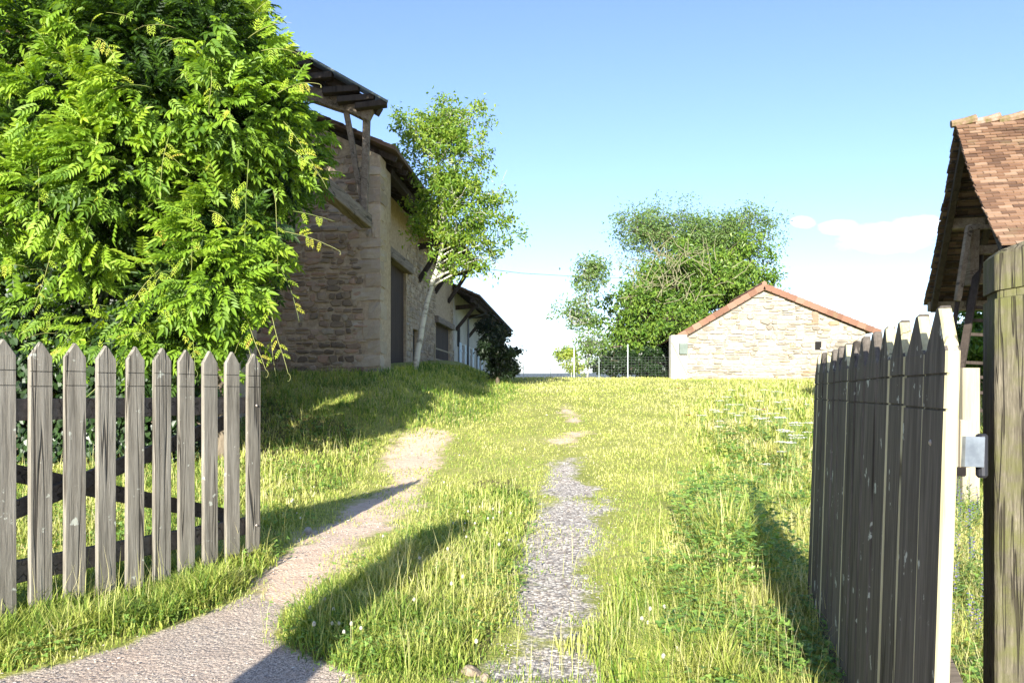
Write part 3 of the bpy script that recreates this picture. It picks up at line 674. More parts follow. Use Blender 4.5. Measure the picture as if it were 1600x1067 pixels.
# white end wall with a leaning bar and a grey box
g = MB(); a = hp(1048,524,-.5); b = hp(1073,524,-.5); g.box(((a.x+b.x)/2, HY-.35, 1.2+(a.z-1.2)/2), b.x-a.x, .5, a.z-1.2); g.build('side_wall', MAT['plaster'], sh)
g = MB(); c = hp(1067,545,-.6); g.box((c.x,HY-.68,c.z), .36, .16, .46); g.build('meter_box', MAT['sheet'], sh)
g = MB(); g.beam(hp(1050,535,-.65), hp(1073,584,-.65), .06, .07); g.build('brace', MAT['wood_pale'], sh)

# ------------------------------------------------------------------ tiled shelter at the right edge
e = 1.6; N0 = Vector((3.29*e, 5.19*e, EYE+e)); F0 = Vector((4.57*e, 8.5*e, EYE+e)); AP = Vector((3.95*e, 6.85*e, EYE+2.36*e)); RD = Vector((.965,-.26,0)).normalized()
sht = thing('tiled_shelter', 'open timber shelter with steep mossy red clay tile roof at the right edge', 'shelter', (N0.x+1.5, N0.y+1.5, .3))
def tiles(mb, top, bot, along, length, tw=.15, ex=.088, flip=1):
    d = bot-top; L = d.length; dd = d.normalized(); nrm = dd.cross(along).normalized(); nrm = nrm if nrm.z > 0 else -nrm
    n = int(L/ex)
    for i in range(n+1):
        sag = .10*math.sin(math.pi*i/n)
        a = top+dd*(i*ex)-nrm*sag; off = (i % 2)*tw/2+random.uniform(-.012,.012)
        for j in range(int(length/tw)+1):
            s0 = along*max(j*tw-off+.003, random.uniform(-.012,.008)); s1 = along*((j+1)*tw-off-.002); h = random.uniform(0,.008); tl = dd*(ex*2.1+random.uniform(-.008,.012))
            p = [a+s0+nrm*.0, a+s1+nrm*.0, a+s1+tl+nrm*(.026+h), a+s0+tl+nrm*(.026+h)]
            th = nrm*.014
            mb.loft([[p[0],p[1],p[1]+th,p[0]+th],[p[3],p[2],p[2]+th*1.3,p[3]+th*1.3]], random.random())
r = MB(); tiles(r, AP, N0+Vector((0,0,0)), RD, 3.6); r.build('roof', MAT['tile'], sht)
r = MB(); tiles(r, AP, F0, RD, 3.6); r.build('roof', MAT['tile_dark'], sht)
r = MB(); k = 0
while k*.3 < 3.6:
    p = AP+RD*(k*.3-.05)+Vector((0,0,.03)); r.tube([p, p+RD*.17+Vector((0,0,.02)), p+RD*.32+Vector((0,0,.05))], [.055,.06,.068], 8, random.random()); k += 1
r.build('ridge_tiles', MAT['ridge'], sht)
r = MB(); nN = (N0-AP).normalized(); nF = (F0-AP).normalized(); dz = Vector((0,0,-.24))
for k in range(7):
    o = RD*(.12+k*.55)
    r.beam(AP+o+dz, N0+o+dz-nN*.1, .09, .11); r.beam(AP+o+dz, F0+o+dz-nF*.1, .09, .11)
for q in range(1, 22):
    for nn, E in ((nN,N0),(nF,F0)):
        p = AP.lerp(E, q/22)+Vector((0,0,-.05-.13*math.sin(math.pi*q/22))); r.beam(p+RD*.02, p+RD*3.6, .04, .025, t=.2)
r.build('rafters', MAT['wood_black'], sht)
r = MB(); o = RD*.35
def on(Q, k): return AP.lerp(Q, k)+o+Vector((0,0,-.16))
r.beam(on(F0,.45)-RD*.2, on(F0,.45)+RD*3, .17, .20, t=.9)
tie_ = r
for a_, b_, w_, h_, n_ in [((1520,352,10.3),(1518,446,10.3),.13,.12,'strut'),((1514,356,10.2),(1496,470,10.2),.07,.07,'strut'),((1512,357,10.25),(1600,350,10.25),.06,.06,'cross_bar'),((1519,392,10.35),(1600,388,10.35),.10,.12,'cross_bar'),((1519,436,10.35),(1600,434,10.35),.12,.14,'cross_bar')]:
    g = MB(); g.beam(at(*a_), at(*b_), w_, h_, t=.6); g.build(n_, MAT['wood_old'], sht)
r = tie_
r.beam(on(F0,.98)+RD*3, on(F0,.98)-RD*.3, .16, .16); r.beam(on(N0,.97)+RD*3, on(N0,.97)-RD*.2, .16, .16, t=.9)
r.build('tie_beams', MAT['wood_old'], sht)
for P in (on(N0,.93)+RD*1.1, on(F0,.93)+RD*2.9, on(N0,.93)+RD*3.1):
    r = MB(); r.beam(Vector((P.x,P.y,0)), P, .18, .18, (1,0,0), (0,1,0)); r.build('post', MAT['wood_old'], sht)
# ladder leaning inside it
lad = thing('ladder', 'dark wooden ladder leaning up into the tiled shelter', 'ladder', tuple(at(1500,640,9.6)))
for (x0,y0,x1,y1,yy_,wd) in [(1490,600,1532,395,9.6,.085),(1566,612,1590,400,9.6,.08)]:
    g = MB(); g.beam(at(x0,y0+40,yy_-.2), at(x1,y1,yy_+.8), wd, .06, t=.3); g.build('stringer', MAT['wood_black'], lad)
for k, yk in enumerate((480,500,522,566,588,612,640)):
    q = (640-yk)/245; g = MB(); g.beam(at(1488+42*q,yk,9.4+q), at(1572,yk+3,9.4+q), .045, .04); g.build('rung', MAT['wood_black'], lad)
g = MB(); pr = thing('prop', 'thin dark pole slanting beside the ladder under the shelter eave', 'pole', tuple(at(1483,600,9.9)))
g.beam(at(1481,580,9.9), at(1499,452,10.4), .05, .05); g.build('pole', MAT['wood_black'], pr)

# ------------------------------------------------------------------ the picket gates
def picket(P, along, nrm, wd, th, z0, z1, tip=.085, g1=.17, g2=.255, gd=.005, mat='wood_grey', parent=None, tilt=0., edge=False):
    """one pointed picket: rings lofted up its length, two saw cuts across its front"""
    along = Vector(along); nrm = Vector(nrm); P = Vector(P); rings = []
    def ring(z, w, f=0., b=.005, shift=0):
        a = w/2; b = min(b, a*.45); y0 = f; y1 = th
        pts = [(-a+b,y0),(a-b,y0),(a,y0+b),(a,y1-b),(a-b,y1),(-a+b,y1),(-a,y1-b),(-a,y0+b)]
        q = (z-z0)/(z1-z0)
        return [P+along*(x+shift*q)-nrm*(y)+Vector((tilt*(z-1.5),0,z)) for x, y in pts]
    ln = random.uniform(-.006,.006); s = z1-tip
    rings.append(ring(z0, wd, shift=ln)); 
    for k in range(1, 6): rings.append(ring(z0+(z1-g2-z0-.02)*k/6, wd*random.uniform(.99,1.01), shift=ln))
    for g in (z1-g2, z1-g1):
        rings += [ring(g-.0032, wd, shift=ln), ring(g-.003, wd, gd, shift=ln), ring(g+.003, wd, gd, shift=ln), ring(g+.0032, wd, shift=ln)]
    rings += [ring(s, wd, shift=ln), ring(s+.012, wd*.86, .001, shift=ln), ring(z1-.008, wd*.16, .003, shift=ln), ring(z1, wd*.05, .010, shift=ln)]
    mb = MB(); mb.loft(rings, random.random()); o = mb.build('picket', MAT[mat], parent)
    if mat == 'wood_dark':                                           # worn sawn edges painted paler as if sunlit, the faces are blackened
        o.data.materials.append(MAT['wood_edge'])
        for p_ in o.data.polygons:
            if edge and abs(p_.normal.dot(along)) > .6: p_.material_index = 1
    return o
def gate(name, label, Pn, Pf, n, nrm, z0, ztops, mat, railmat, width, th, zb, tilt=0.):
    """Pn: centre of first picket, Pf: of last"""
    Pn = Vector(Pn); Pf = Vector(Pf); al = (Pf-Pn).normalized(); nrm = Vector(nrm)
    t = thing(name, label, 'gate', (Pn.x, Pn.y, z0))
    for i in range(n):
        q = i/(n-1); P = Pn.lerp(Pf, q)+al*random.uniform(-.004,.004)
        tw_ = random.uniform(-.035,.035) if tilt else random.uniform(-.02,.02); al_ = (al+nrm*tw_).normalized(); nr_ = (nrm-al*tw_).normalized()
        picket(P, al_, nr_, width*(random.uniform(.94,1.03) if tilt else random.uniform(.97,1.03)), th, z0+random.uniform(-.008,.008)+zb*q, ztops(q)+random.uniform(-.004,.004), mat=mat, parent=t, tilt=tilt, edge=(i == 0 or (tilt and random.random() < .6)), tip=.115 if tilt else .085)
    return t, al
TH = .03
# left leaf
PL0 = Vector((-3.36, 3.18, 0)); PL9 = Vector((-1.955, 5.83, 0))
al = (PL9-PL0).normalized(); nL = Vector((al.y, -al.x, 0))
gl, al = gate('picket_gate', 'open weathered grey picket gate leaf standing before the leafy climber', PL0, PL9, 16, nL, .05, lambda q: EYE+.285-.0*q, 'wood_grey', 'wood_rail', .128, TH, 0)
def rail(t, A_, B_, za, zb, h, off, mat='wood_rail', name='rail', th=.05):
    g = MB(); o = -nrmcur*(TH+.003+off+th/2); g.beam(Vector((A_.x,A_.y,za))+o, Vector((B_.x,B_.y,zb))+o, th, h, wob=0, t=.5); return g.build(name, MAT[mat], t)
nrmcur = nL; a_ = PL0-al*.12; b_ = PL9+al*.03
rail(gl, a_, b_, EYE-.105, EYE-.105, .125, 0); rail(gl, a_, b_, EYE-1.02, EYE-1.02, .125, 0)
rail(gl, PL0.lerp(PL9,.1), PL0.lerp(PL9,.97), EYE-.98, EYE-.20, .10, .055, name='brace', th=.035); rail(gl, PL0.lerp(PL9,.1), PL0.lerp(PL9,.97), EYE-.16, EYE-.95, .10, .095, name='brace', th=.035)
g = MB()
for q in (.10, .87): pass
for zz in (EYE-.11, EYE-1.02):
    g = MB(); p = PL9+nL*.003+al*.02; g.tube([Vector((p.x,p.y,zz)), Vector((p.x,p.y,zz))+nL*.006], [.011,.007], 8)
    g.build('bolt', MAT['bolt'], gl)
# right leaf
PR0 = Vector((1.048, 1.90, 0)); PR1 = Vector((1.785, 4.50, 0)); al2 = (PR1-PR0).normalized(); nR = Vector((-al2.y, al2.x, 0))
lean = 0
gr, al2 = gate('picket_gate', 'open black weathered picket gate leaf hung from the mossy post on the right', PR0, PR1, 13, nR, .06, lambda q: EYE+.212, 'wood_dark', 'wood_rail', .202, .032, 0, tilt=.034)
nrmcur = nR; a_ = PR0+al2*.06; b_ = PR1+al2*.05
rail(gr, a_, b_, EYE-.15, EYE-.15, .13, 0); rail(gr, a_, b_, EYE-1.0, EYE-1.0, .13, 0); rail(gr, PR0, PR1, EYE-.9, EYE-.24, .10, .055, name='brace', th=.035)
g = MB(); p = PR0+nR*.002+al2*.01; p = Vector((p.x, p.y, at(1440,692,1.9).z)); g.tube([p, p+nR*.006, p+nR*.011], [.011,.010,.004], 10); g.build('bolt', MAT['bolt'], gr)
# dry curled tendril stuck on the right leaf
g = MB(); c0 = PR0.lerp(PR1, .19)+nR*.006; zc = at(1368,861,2.4).z
g.tube([Vector((c0.x,c0.y,zc))+al2*(.045*math.cos(a))+Vector((0,0,.014*math.sin(a)))+nR*(.006+.006*math.sin(a*2)) for a in [k*.35-.4 for k in range(14)]], [.0025]*6+[.002]*8, 5)
tag(g.build('dry_tendril', MAT['deadwood'], None, origin=(c0.x,c0.y,zc)), 'small curled dry tendril stuck on the black gate leaf', 'twig')

# the mossy gate post on the right
PP = Vector((1.362, 2.06, 0)); gd_ = Vector((.94,-.34,0)).normalized(); gn = Vector((-gd_.y*-1, -gd_.x, 0)); gn = Vector((-.34,-.94,0)).normalized()
gpo = thing('gate_post', 'thick mossy green timber gate post with slanted top at the right edge', 'post', (PP.x, PP.y, 0))
def pring(z, w, d, slant=0, ins=0):
    b = .006; a, c = w/2-ins, d/2-ins
    pts = [(-a+b,-c),(a-b,-c),(a,-c+b),(a,c-b),(a-b,c),(-a+b,c),(-a,c-b),(-a,-c+b)]
    return [PP+gd_*x-gn*y+Vector((0,0,z+slant*(x+w/2)/w)) for x, y in pts]
zt = at(1547,400,2.03).z; zg = at(1547,462,2.03).z
g = MB(); rings = [pring(-.3,.145,.14)]
for k in range(1,14): rings.append(pring(-.3+(zg-.012+.3)*k/14, .145*random.uniform(.985,1.01), .14*random.uniform(.99,1.01), slant=.012*k/14))
rings += [pring(zg-.010,.145,.14,.02), pring(zg-.008,.145,.14,.02,.008), pring(zg+.010,.145,.14,.022,.008), pring(zg+.012,.145,.14,.022), pring(zt,.145,.14,.045), pring(zt+.012,.13,.125,.05,.004)]
g.loft(rings); g.build('shaft', MAT['wood_post'], gpo)
# hinge: pale rail end, steel strap and pintle
g = MB(); a = at(1505,705,1.815); b = at(1535,706,1.83); g.beam(a, b, .012, .072, t=.5); hg = g.build('hinge', MAT['steel'], gr)
g = MB(); c = at(1534,706,1.85); g.tube([c+Vector((0,0,-.062)), c+Vector((0,0,-.056)), c+Vector((0,0,.04)), c+Vector((0,0,.044))], [.008,.013,.013,.008], 12); g.build('pin', MAT['iron'], hg)
g = MB(); a = at(1479,692,1.835); b = at(1506,692,1.845); g.beam(a, b, .04, .113, t=.8); g.build('rail_end', MAT['wood_pale'], gr)

# tall pole behind the viewer, its shadow lies across the verge
sp = thing('timber_pole', 'round weathered timber pole standing by the road behind the viewer', 'pole', (-1.86,-.6,0))
g = MB(); g.tube([(-1.86,-.6,-.2),(-1.86,-.6,1.4),(-1.86,-.6,2.55),(-1.86,-.6,2.78)], [.2,.19,.17,.08], 14); g.build('shaft', MAT['wood_post'], sp)

# cut posts in the meadow behind the gate
for (x0,x1,yt,yb,Y,lab) in [(1498,1525,575,660,8.0,'pale sawn timber post standing in the meadow by the ladder'),(1477,1490,584,606,8.4,'short pale timber block beside the gate leaf top')]:
    a = at(x0,yt,Y); b = at(x1,yt,Y); zb = at(x0,yb,Y).z if yb < 650 else .05
    t = thing('timber_stump', lab, 'post', ((a.x+b.x)/2, Y, zb))
    if yb < 650:
        zb2 = zb; g = MB(); g.beam(Vector(((a.x+b.x)/2-.3,Y,(a.z+zb)/2)), Vector(((a.x+b.x)/2+.05,Y,(a.z+zb)/2)), .1, a.z-zb, bev=.012)
        g.beam(Vector(((a.x+b.x)/2-.2,Y+.02,0)), Vector(((a.x+b.x)/2-.2,Y+.02,zb)), .09, .09, (1,0,0), (0,1,0))
    else:
        g = MB(); g.beam(Vector(((a.x+b.x)/2,Y,zb)), Vector(((a.x+b.x)/2,Y,a.z)), b.x-a.x, .16, (1,0,0), (0,1,0), bev=.012)
    g.build('block', MAT['wood_pale'], t)

# ------------------------------------------------------------------ wire fence beyond the crest
FY = 36.5
wf = thing('wire_fence', 'thin wire mesh fence on slim posts along the far edge of the grass', 'fence', (4, FY, 1.9))
for (x, yt, r_) in [(897,545,.026),(936,560,.014),(981,538,.026),(1046,545,.022),(860,566,.013),(818,570,.013)]:
    a = at(x,yt,FY); g = MB(); g.tube([(a.x,FY,1.6),(a.x,FY,a.z)], r_, 6); g.build('post', MAT['postmetal'], wf)
g = MB(); xa = at(808,570,FY).x; xb = at(1050,570,FY).x
for k in range(9):
    z = 2.0+k*.12; g.beam((xa,FY-.02,z),(xb,FY-.02,z), .006, .006)
x = xa
while x < xb: g.beam((x,FY-.025,1.9),(x,FY-.025,2.98), .005, .005, (1,0,0), (0,1,0)); x += .16
g.build('wire', MAT['wire'], wf)
cb = MB(); P = [at(742,418,34), at(815,427,40), at(900,432,52), at(1010,436,70), at(1150,440,95)]
cb.tube(P, .012, 4); tag(cb.build('cable', MAT['iron'], None, origin=tuple(P[0])), 'thin overhead cable running from the farm buildings across the sky', 'cable')

# ------------------------------------------------------------------ trees
def gz_(x, y): return float(hz(x, y))
def V3(px, py, Y): return at(px, py, Y)
Yt = 20.0; b = V3(648,575,Yt); b.z = gz_(b.x, Yt)-.1
ash = tree('ash_tree', 'slender young tree with pale forked trunk leaning beside the barn wall', 'tree', b,
    [b, V3(659,510,Yt), V3(670,460,Yt), V3(684,415,Yt), V3(694,370,Yt), V3(688,300,Yt), V3(682,235,Yt)], .085,
    [(V3(690,235,Yt), (1.15,.8,1.25), 3), (V3(735,275,Yt), (.85,.8,1.0), 2.2), (V3(735,340,Yt-.2), (.9,.9,.65), 1.2), (V3(655,250,Yt), (.7,.6,1.1), 1.3), (V3(780,400,Yt), (.5,.5,.5), .6), (V3(650,340,Yt+.3), (.6,.5,.5), .5), (V3(725,430,Yt), (.6,.3,.5), .5), (V3(700,185,Yt), (.8,.5,.5), .9)],
    56, 720, 19, .115, MAT['ash'], MAT['bark_pale'], clump=.36, seed=4, bias=.48, elong=1.1, rtwig=.006)
# dark shrub in the barn's shade
Ys = 27.0; b = V3(778,590,Ys); b.z = gz_(b.x, Ys)-.1
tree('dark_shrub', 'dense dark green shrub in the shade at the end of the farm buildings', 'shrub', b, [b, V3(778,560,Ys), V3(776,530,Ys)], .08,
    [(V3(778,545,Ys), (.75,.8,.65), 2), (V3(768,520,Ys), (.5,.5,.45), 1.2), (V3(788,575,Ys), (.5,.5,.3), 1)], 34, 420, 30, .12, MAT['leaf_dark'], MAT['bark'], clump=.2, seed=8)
# the big tree behind the outhouse, with a sparse airy top and bare pale twigs
Yb = 43.0; b = V3(1060,600,Yb); b.z = 1.8
def ell(px, py, rx, ry, s, dy=0): return (V3(px,py,Yb+dy), (rx/F*Yb, rx/F*Yb*.8, ry/F*Yb), s)
tree('broad_tree', 'wide bushy tree with thin bare twigs in its crown rising behind the small outbuilding', 'tree', b,
    [b, V3(1062,540,Yb), V3(1066,470,Yb)], .34, [ell(1010,500,80,62,4,-1), ell(1100,480,88,66,3.6), ell(1045,425,75,48,2.8), ell(1150,420,56,50,2), ell(985,545,50,42,1.6,-1), ell(1085,550,70,40,2,-.5)],
    150, 2300, 22, .22, MAT['leaf_mid'], MAT['bark'], clump=.75, seed=12, bias=.7, rtwig=.016)
b2 = V3(1100,600,Yb+1.5); b2.z = 1.8
tree('airy_tree', 'tall thin-leaved tree with see-through grey-green top above the broad tree', 'tree', b2,
    [b2, V3(1095,500,Yb+1.5), V3(1090,400,Yb+1.5)], .24, [(V3(1170,375,Yb+1.5), (1.9,1.2,1.7), 2.4), (V3(1040,360,Yb+1.5), (2.3,1.2,1.3), 1.7), (V3(1100,375,Yb+1.5), (1.8,1.2,1.4), 2.0), (V3(985,380,Yb+1.5), (1.2,1,1.6), .9)],
    120, 1300, 14, .16, MAT['leaf_blue'], MAT['deadwood'], clump=.8, seed=13, bias=.5, rtwig=.008)
dw = MB(); rr_ = random.Random(5)
for k in range(85):
    a = V3(rr_.gauss(1050,38), rr_.uniform(395,475), Yb-3.0+rr_.uniform(-.4,.8)); an = rr_.uniform(.1, math.pi-.1); L = rr_.uniform(.5,1.9)
    p1 = a+Vector((math.cos(an),0,math.sin(an)))*L*.5; p2 = p1+Vector((math.cos(an+rr_.uniform(-.6,.6)),rr_.uniform(-.2,.2),math.sin(an+rr_.uniform(-.5,.5))))*L*.5
    dw.tube([a,p1,p2], [.022,.016,.008], 4)
dwt = [o for o in bpy.data.objects if o.name.startswith('broad_tree')][0]
tag(dw.build('bare_twigs', MAT['deadwood'], dwt), kind='stuff')
Yp = 38.5; b = V3(918,598,Yp); b.z = 1.85
tree('sapling', 'thin young tree with loose blue-green leaves left of the broad tree', 'tree', b, [b, V3(919,540,Yp), V3(920,480,Yp), V3(918,430,Yp)], .055,
    [(V3(922,430,Yp), (.75,.5,.8), 1.4), (V3(905,490,Yp), (.95,.6,.6), 1.4), (V3(925,545,Yp), (.7,.6,.6), .9)], 34, 420, 10, .16, MAT['leaf_blue'], MAT['bark_pale'], clump=.5, seed=21, bias=.6, rtwig=.012)
b = V3(893,600,Yp); b.z = 1.85
tree('low_bush', 'small pale airy bush beside the thin sapling at the fence', 'bush', b, [b, V3(893,575,Yp), V3(888,560,Yp)], .03,
    [(V3(885,552,Yp), (.6,.4,.3), 1), (V3(905,572,Yp), (.6,.4,.35), 1)], 14, 90, 18, .14, MAT['ash'], MAT['bark_pale'], clump=.22, seed=22, bias=.9)
b = V3(1010,600,Yp); b.z = 1.85
tree('fence_hedge', 'hedge tinted dark for canopy shade, growing behind the wire mesh fence under the broad tree', 'hedge', b, [b, V3(1010,580,Yp), V3(1010,560,Yp)], .06,
    [(V3(965,570,Yp), (1.1,.6,.7), 1), (V3(1020,570,Yp), (1.3,.6,.7), 1), (V3(1040,560,Yp), (.7,.5,.5), .5)], 40, 380, 24, .17, MAT['ivy'], MAT['bark'], clump=.3, seed=23, bias=.3)  # dark leaf colour stands in for the shade under the tree canopy
# greenery seen under the shelter
Yr = 16.0; b = V3(1540,640,Yr); b.z = .7
tree('flowering_shrub', 'dark leafy shrub with a few red flowers behind the ladder', 'shrub', b, [b, V3(1540,600,Yr), V3(1540,540,Yr)], .07,
    [(V3(1542,520,Yr), (.6,.6,.65), 1.4), (V3(1535,560,Yr), (.6,.6,.5), 1)], 24, 200, 26, .17, MAT['leaf_mid'], MAT['bark'], clump=.22, seed=31, bias=.45)
sb = [o for o in bpy.data.objects if o.name.startswith('flowering_shrub')][0]
g = MB()
for (x,y) in [(1521,477),(1527,474),(1532,480),(1525,483)]: 
    p = V3(x,y,Yr-.5); g.tube([p+Vector((0,0,-.03)),p,p+Vector((0,0,.05))], [.01,.035,.01], 6)
g.build('flower', MAT['red'], sb)
b = V3(1560,640,20); b.z = .9
tree('meadow_hedge', 'bright green hedge behind the shelter and the ladder', 'hedge', b, [b, V3(1560,600,20), V3(1560,580,20)], .08,
    [(V3(1500,585,20), (1.2,.8,.7), 1), (V3(1580,575,20), (1.6,.8,.9), 1.3), (V3(1680,570,20), (2,1,1.1), 1.3)], 46, 420, 26, .17, MAT['ash'], MAT['bark'], clump=.3, seed=33, bias=.45)

# ------------------------------------------------------------------ the big climber on the left
vine = thing('climbing_vine', 'huge leafy climber with yellow-green shoots spilling over the left side', 'climbing plant', (-4.6, 11, .4))
Yv = 9.6
LB = [ # px, py, radius px, depth offset, share
 (60,60,95,.1,1),(190,40,90,-.1,1),(310,50,85,0,1),(352,95,62,.2,1),(408,180,58,.4,1),(345,190,70,0,1),(240,150,85,-.3,1.1),(110,170,85,-.1,1),(20,210,75,0,.9),
 (415,260,50,.7,.8),(330,270,70,.2,.8),(180,255,75,-.4,1),(80,310,75,-.2,1),(10,370,45,.0,.5),(190,340,65,.1,.7),(380,350,60,-.2,1.1),(340,370,60,-.5,1),(140,390,52,.2,.6),
 (402,420,32,.3,.6),(330,440,65,-.6,1),(250,470,62,-.5,1),(190,520,52,-.4,.8),(285,520,54,-.5,.9),(340,505,42,-.3,.7),(260,570,40,-.3,.5),(330,590,28,-.2,.25),(180,590,34,-.3,.4),(412,565,12,.4,.1),
 (430,310,28,1.0,.5),(412,118,34,.8,.5)]
# the part of the plant above the frame and behind, which shades the barn gable
UP = [(-5.2,11.6,6.6,1.3),(-4.5,11.4,6.1,1.0),(-6.6,11.8,7.4,1.4),(-5.4,12.0,8.3,1.25),(-7.8,12,6.8,1.5),(-6.6,12.4,9.2,1.2),(-4.9,12.2,7.6,.9),(-8.4,12,4,1.6),(-7.4,12,8.6,1.3),(-4.4,12.2,8.9,.85),(-4.3,12.3,6.3,.7),(-3.75,12.4,5.2,.7),(-4.9,12.2,9.8,.9),(-5.0,12.6,6.0,1.2),(-6.2,12.6,5.2,1.4),(-5.6,12.3,4.2,1.4),(-4.5,12.3,5.2,1.0),(-6.2,12,2.6,1.2)]
lobes = [(Vector(at(x,y,Yv+dy)), r/F*(Yv+dy), s, 0) for x,y,r,dy,s in LB]+[(Vector((a,b_,c)), r, 1.0, 1) for a,b_,c,r in UP]
def outside(P, skip):
    k = np.ones(len(P), bool)
    for j, (c, r, s, u) in enumerate(lobes):
        if j != skip: k &= np.linalg.norm((P-np.array(c))/np.array([1,1.1,1]), axis=1) > r*.80
    return k
LT = [compound(5,.26,.100,.044,.25), compound(4,.21,.095,.045,.08), compound(5,.29,.105,.043,.45), compound(4,.24,.11,.052,.3), compound(6,.33,.095,.040,.15)]
pos, fw, up, sc, ti = [], [], [], [], []
for j, (c, r, s, u) in enumerate(lobes):
    n = int((400 if not u else 300)*s*(r/.62)**2)
    d = unit(n*3); d = d[(d[:,1] < .35) | (d[:,2] > .35) | (u == 1)][:n]
    rad = r*(.80+.30*RNG.random(len(d)))*(1+.22*(fbm(d[:,0]*2.2+j, d[:,2]*2.2, j)-.5)*2)
    P = np.array(c)+d*rad[:,None]; k = outside(P, j); P = P[k]; d = d[k]
    # real gaps: drop leaves where the low noise is small
    g_ = fbm(P[:,0]*1.5+3, P[:,2]*1.5, 41); kk = g_ > (.44 if not u else .15); P = P[kk]; d = d[kk]
    dr = d*.9+unit(len(d))*.55; dr[:,2] -= .12; dr[:,1] -= .30
    pos.append(P); fw.append(dr); uu = unit(len(d))*.6+d*.35+np.array([-.05,-.45,.75]); up.append(uu)
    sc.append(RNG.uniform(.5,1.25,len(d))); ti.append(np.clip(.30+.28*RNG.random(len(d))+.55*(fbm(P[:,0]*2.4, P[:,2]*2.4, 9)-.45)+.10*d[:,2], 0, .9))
    # inner leaves, tinted dark to stand for the shade deep in the gaps
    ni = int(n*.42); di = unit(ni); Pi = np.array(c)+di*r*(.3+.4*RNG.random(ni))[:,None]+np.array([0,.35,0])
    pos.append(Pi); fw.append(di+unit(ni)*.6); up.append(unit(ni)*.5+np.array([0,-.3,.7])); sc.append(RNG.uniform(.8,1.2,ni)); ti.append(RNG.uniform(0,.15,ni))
pos, fw, up, sc, ti = map(np.concatenate, (pos, fw, up, sc, ti))
parts = []; which = RNG.integers(0, 5, len(pos))
for q, (tv, tf, tt) in enumerate(LT):
    k = which == q; parts.append(scatter(tv, tf, pos[k], fw[k], up[k], sc[k], ti[k], tt))
# hanging and arching shoots with young leaves
shoots = MB(); rs = random.Random(17); yl = [[],[],[],[],[]]
def shoot(p, d, L, droop, yellow=.9, step=.07, leaf=1.0, curl=True):
    pts = [Vector(p)]; d = Vector(d).normalized(); n = int(L/.06)
    for i in range(n):
        d = (d+Vector((0,0,-droop*.06))+Vector((rs.uniform(-1,1),rs.uniform(-1,1),rs.uniform(-1,1)))*.05).normalized(); pts.append(pts[-1]+d*.06)
    if curl:
        a = pts[-1]; side = Vector((d.x if abs(d.x) > .2 else .6,0,0)).normalized()
        for k in range(8): pts.append(a+side*(.022*math.sin(k*.7))+Vector((0,0,-.022+.022*math.cos(k*.7)))+d*.01*k)
    shoots.tube(pts, [.0035*(1-.6*i/len(pts)) for i in range(len(pts))], 5, rs.random())
    for i in range(2, n-2):
        if rs.random() < .55*leaf:
            q = i/n; s = rs.choice((-1,1)); dd = (pts[i+1]-pts[i-1]).normalized(); sd = dd.cross(Vector((0,-1,.2))).normalized()*s
            f = sd*.9+dd*.5+Vector((rs.uniform(-.3,.3),-.3,-.1))
            yl[0].append(pts[i]); yl[1].append(f); yl[2].append(Vector((rs.uniform(-.3,.3),-.6,.6))); yl[3].append(rs.uniform(.4,.62)*(1.15-.6*q)); yl[4].append(min(1, max(0, yellow-.15+.2*q+rs.uniform(-.12,.1))))
SH = [((455,190),(.35,-.3,-.4),1.3,.5,.90),((462,230),(.5,-.2,-.3),1.0,.9,.88),((440,150),(.6,-.2,.3),.8,1.2,.9),((470,330),(.8,-.1,-.1),.7,.5,.9),((450,360),(.9,-.1,-.25),.95,.3,.92),((440,300),(.3,-.3,-.9),1.3,.4,.85),((400,250),(.1,-.3,-.8),1.4,.5,.8),
 ((430,470),(.35,-.2,-.9),1.1,.5,.88),((435,520),(.1,-.2,-.9),.7,.6,.86),((450,420),(.5,-.2,-.7),.9,.7,.86),((400,540),(.2,-.2,-.8),.5,.5,.9),((380,480),(.4,-.3,-.8),1.0,.4,.95),((350,590),(.3,-.2,-.5),.5,.6,.97),
 ((300,300),(.2,-.4,-.8),1.3,.6,.85),((270,200),(-.1,-.4,-.7),1.0,.8,.88),((180,280),(-.3,-.4,-.7),.9,.8,.9),((60,260),(.3,-.4,-.7),.9,.8,.86),((100,350),(-.2,-.4,-.9),1.3,.5,.86),((250,420),(-.4,-.4,-.6),1.0,.6,.88),((150,60),(.5,-.4,-.2),.8,1.2,.96),((40,40),(.5,-.4,-.2),.8,1.0,.96),
 ((330,110),(.2,-.4,-.6),.9,.9,.9),((400,60),(.6,-.3,.4),.8,1.4,.86),((420,80),(.8,-.2,.2),.7,1.4,.88),((410,20),(.7,-.1,.7),.6,1.5,.85),((300,500),(.2,-.4,-.6),.8,.7,.9),((200,540),(-.2,-.4,-.6),.7,.7,.9),((240,340),(.5,-.4,-.3),.8,1.2,.95),((290,410),(.3,-.4,.3),.7,1.6,.96),((250,240),(.6,-.4,-.1),.7,1.4,.97),((170,590),(-.5,-.2,-.4),.4,.8,.93),((360,330),(.3,-.4,.4),.6,1.8,.96),((120,510),(-.2,-.5,-.8),.7,.6,.9)]
for (q, d, L, dr, ye) in SH:
    shoot(at(q[0]-(12 if q[0] > 380 else 0), q[1], Yv-.75+.5*(q[0] > 430)), d, L*.85, dr, ye, curl=rs.random() < .5)
for k in range(70):
    x = rs.uniform(0,440); y = rs.uniform(0,560); j = min(range(len(LB)), key=lambda i: (LB[i][0]-x)**2+(LB[i][1]-y)**2)
    shoot(at(x, y, Yv+LB[j][3]-LB[j][2]/F*Yv*.9), (rs.uniform(-.8,.8),-.5,rs.uniform(-.3,.6)), rs.uniform(.25,.55), 2.2, rs.uniform(.6,.92), leaf=1.4, curl=False)
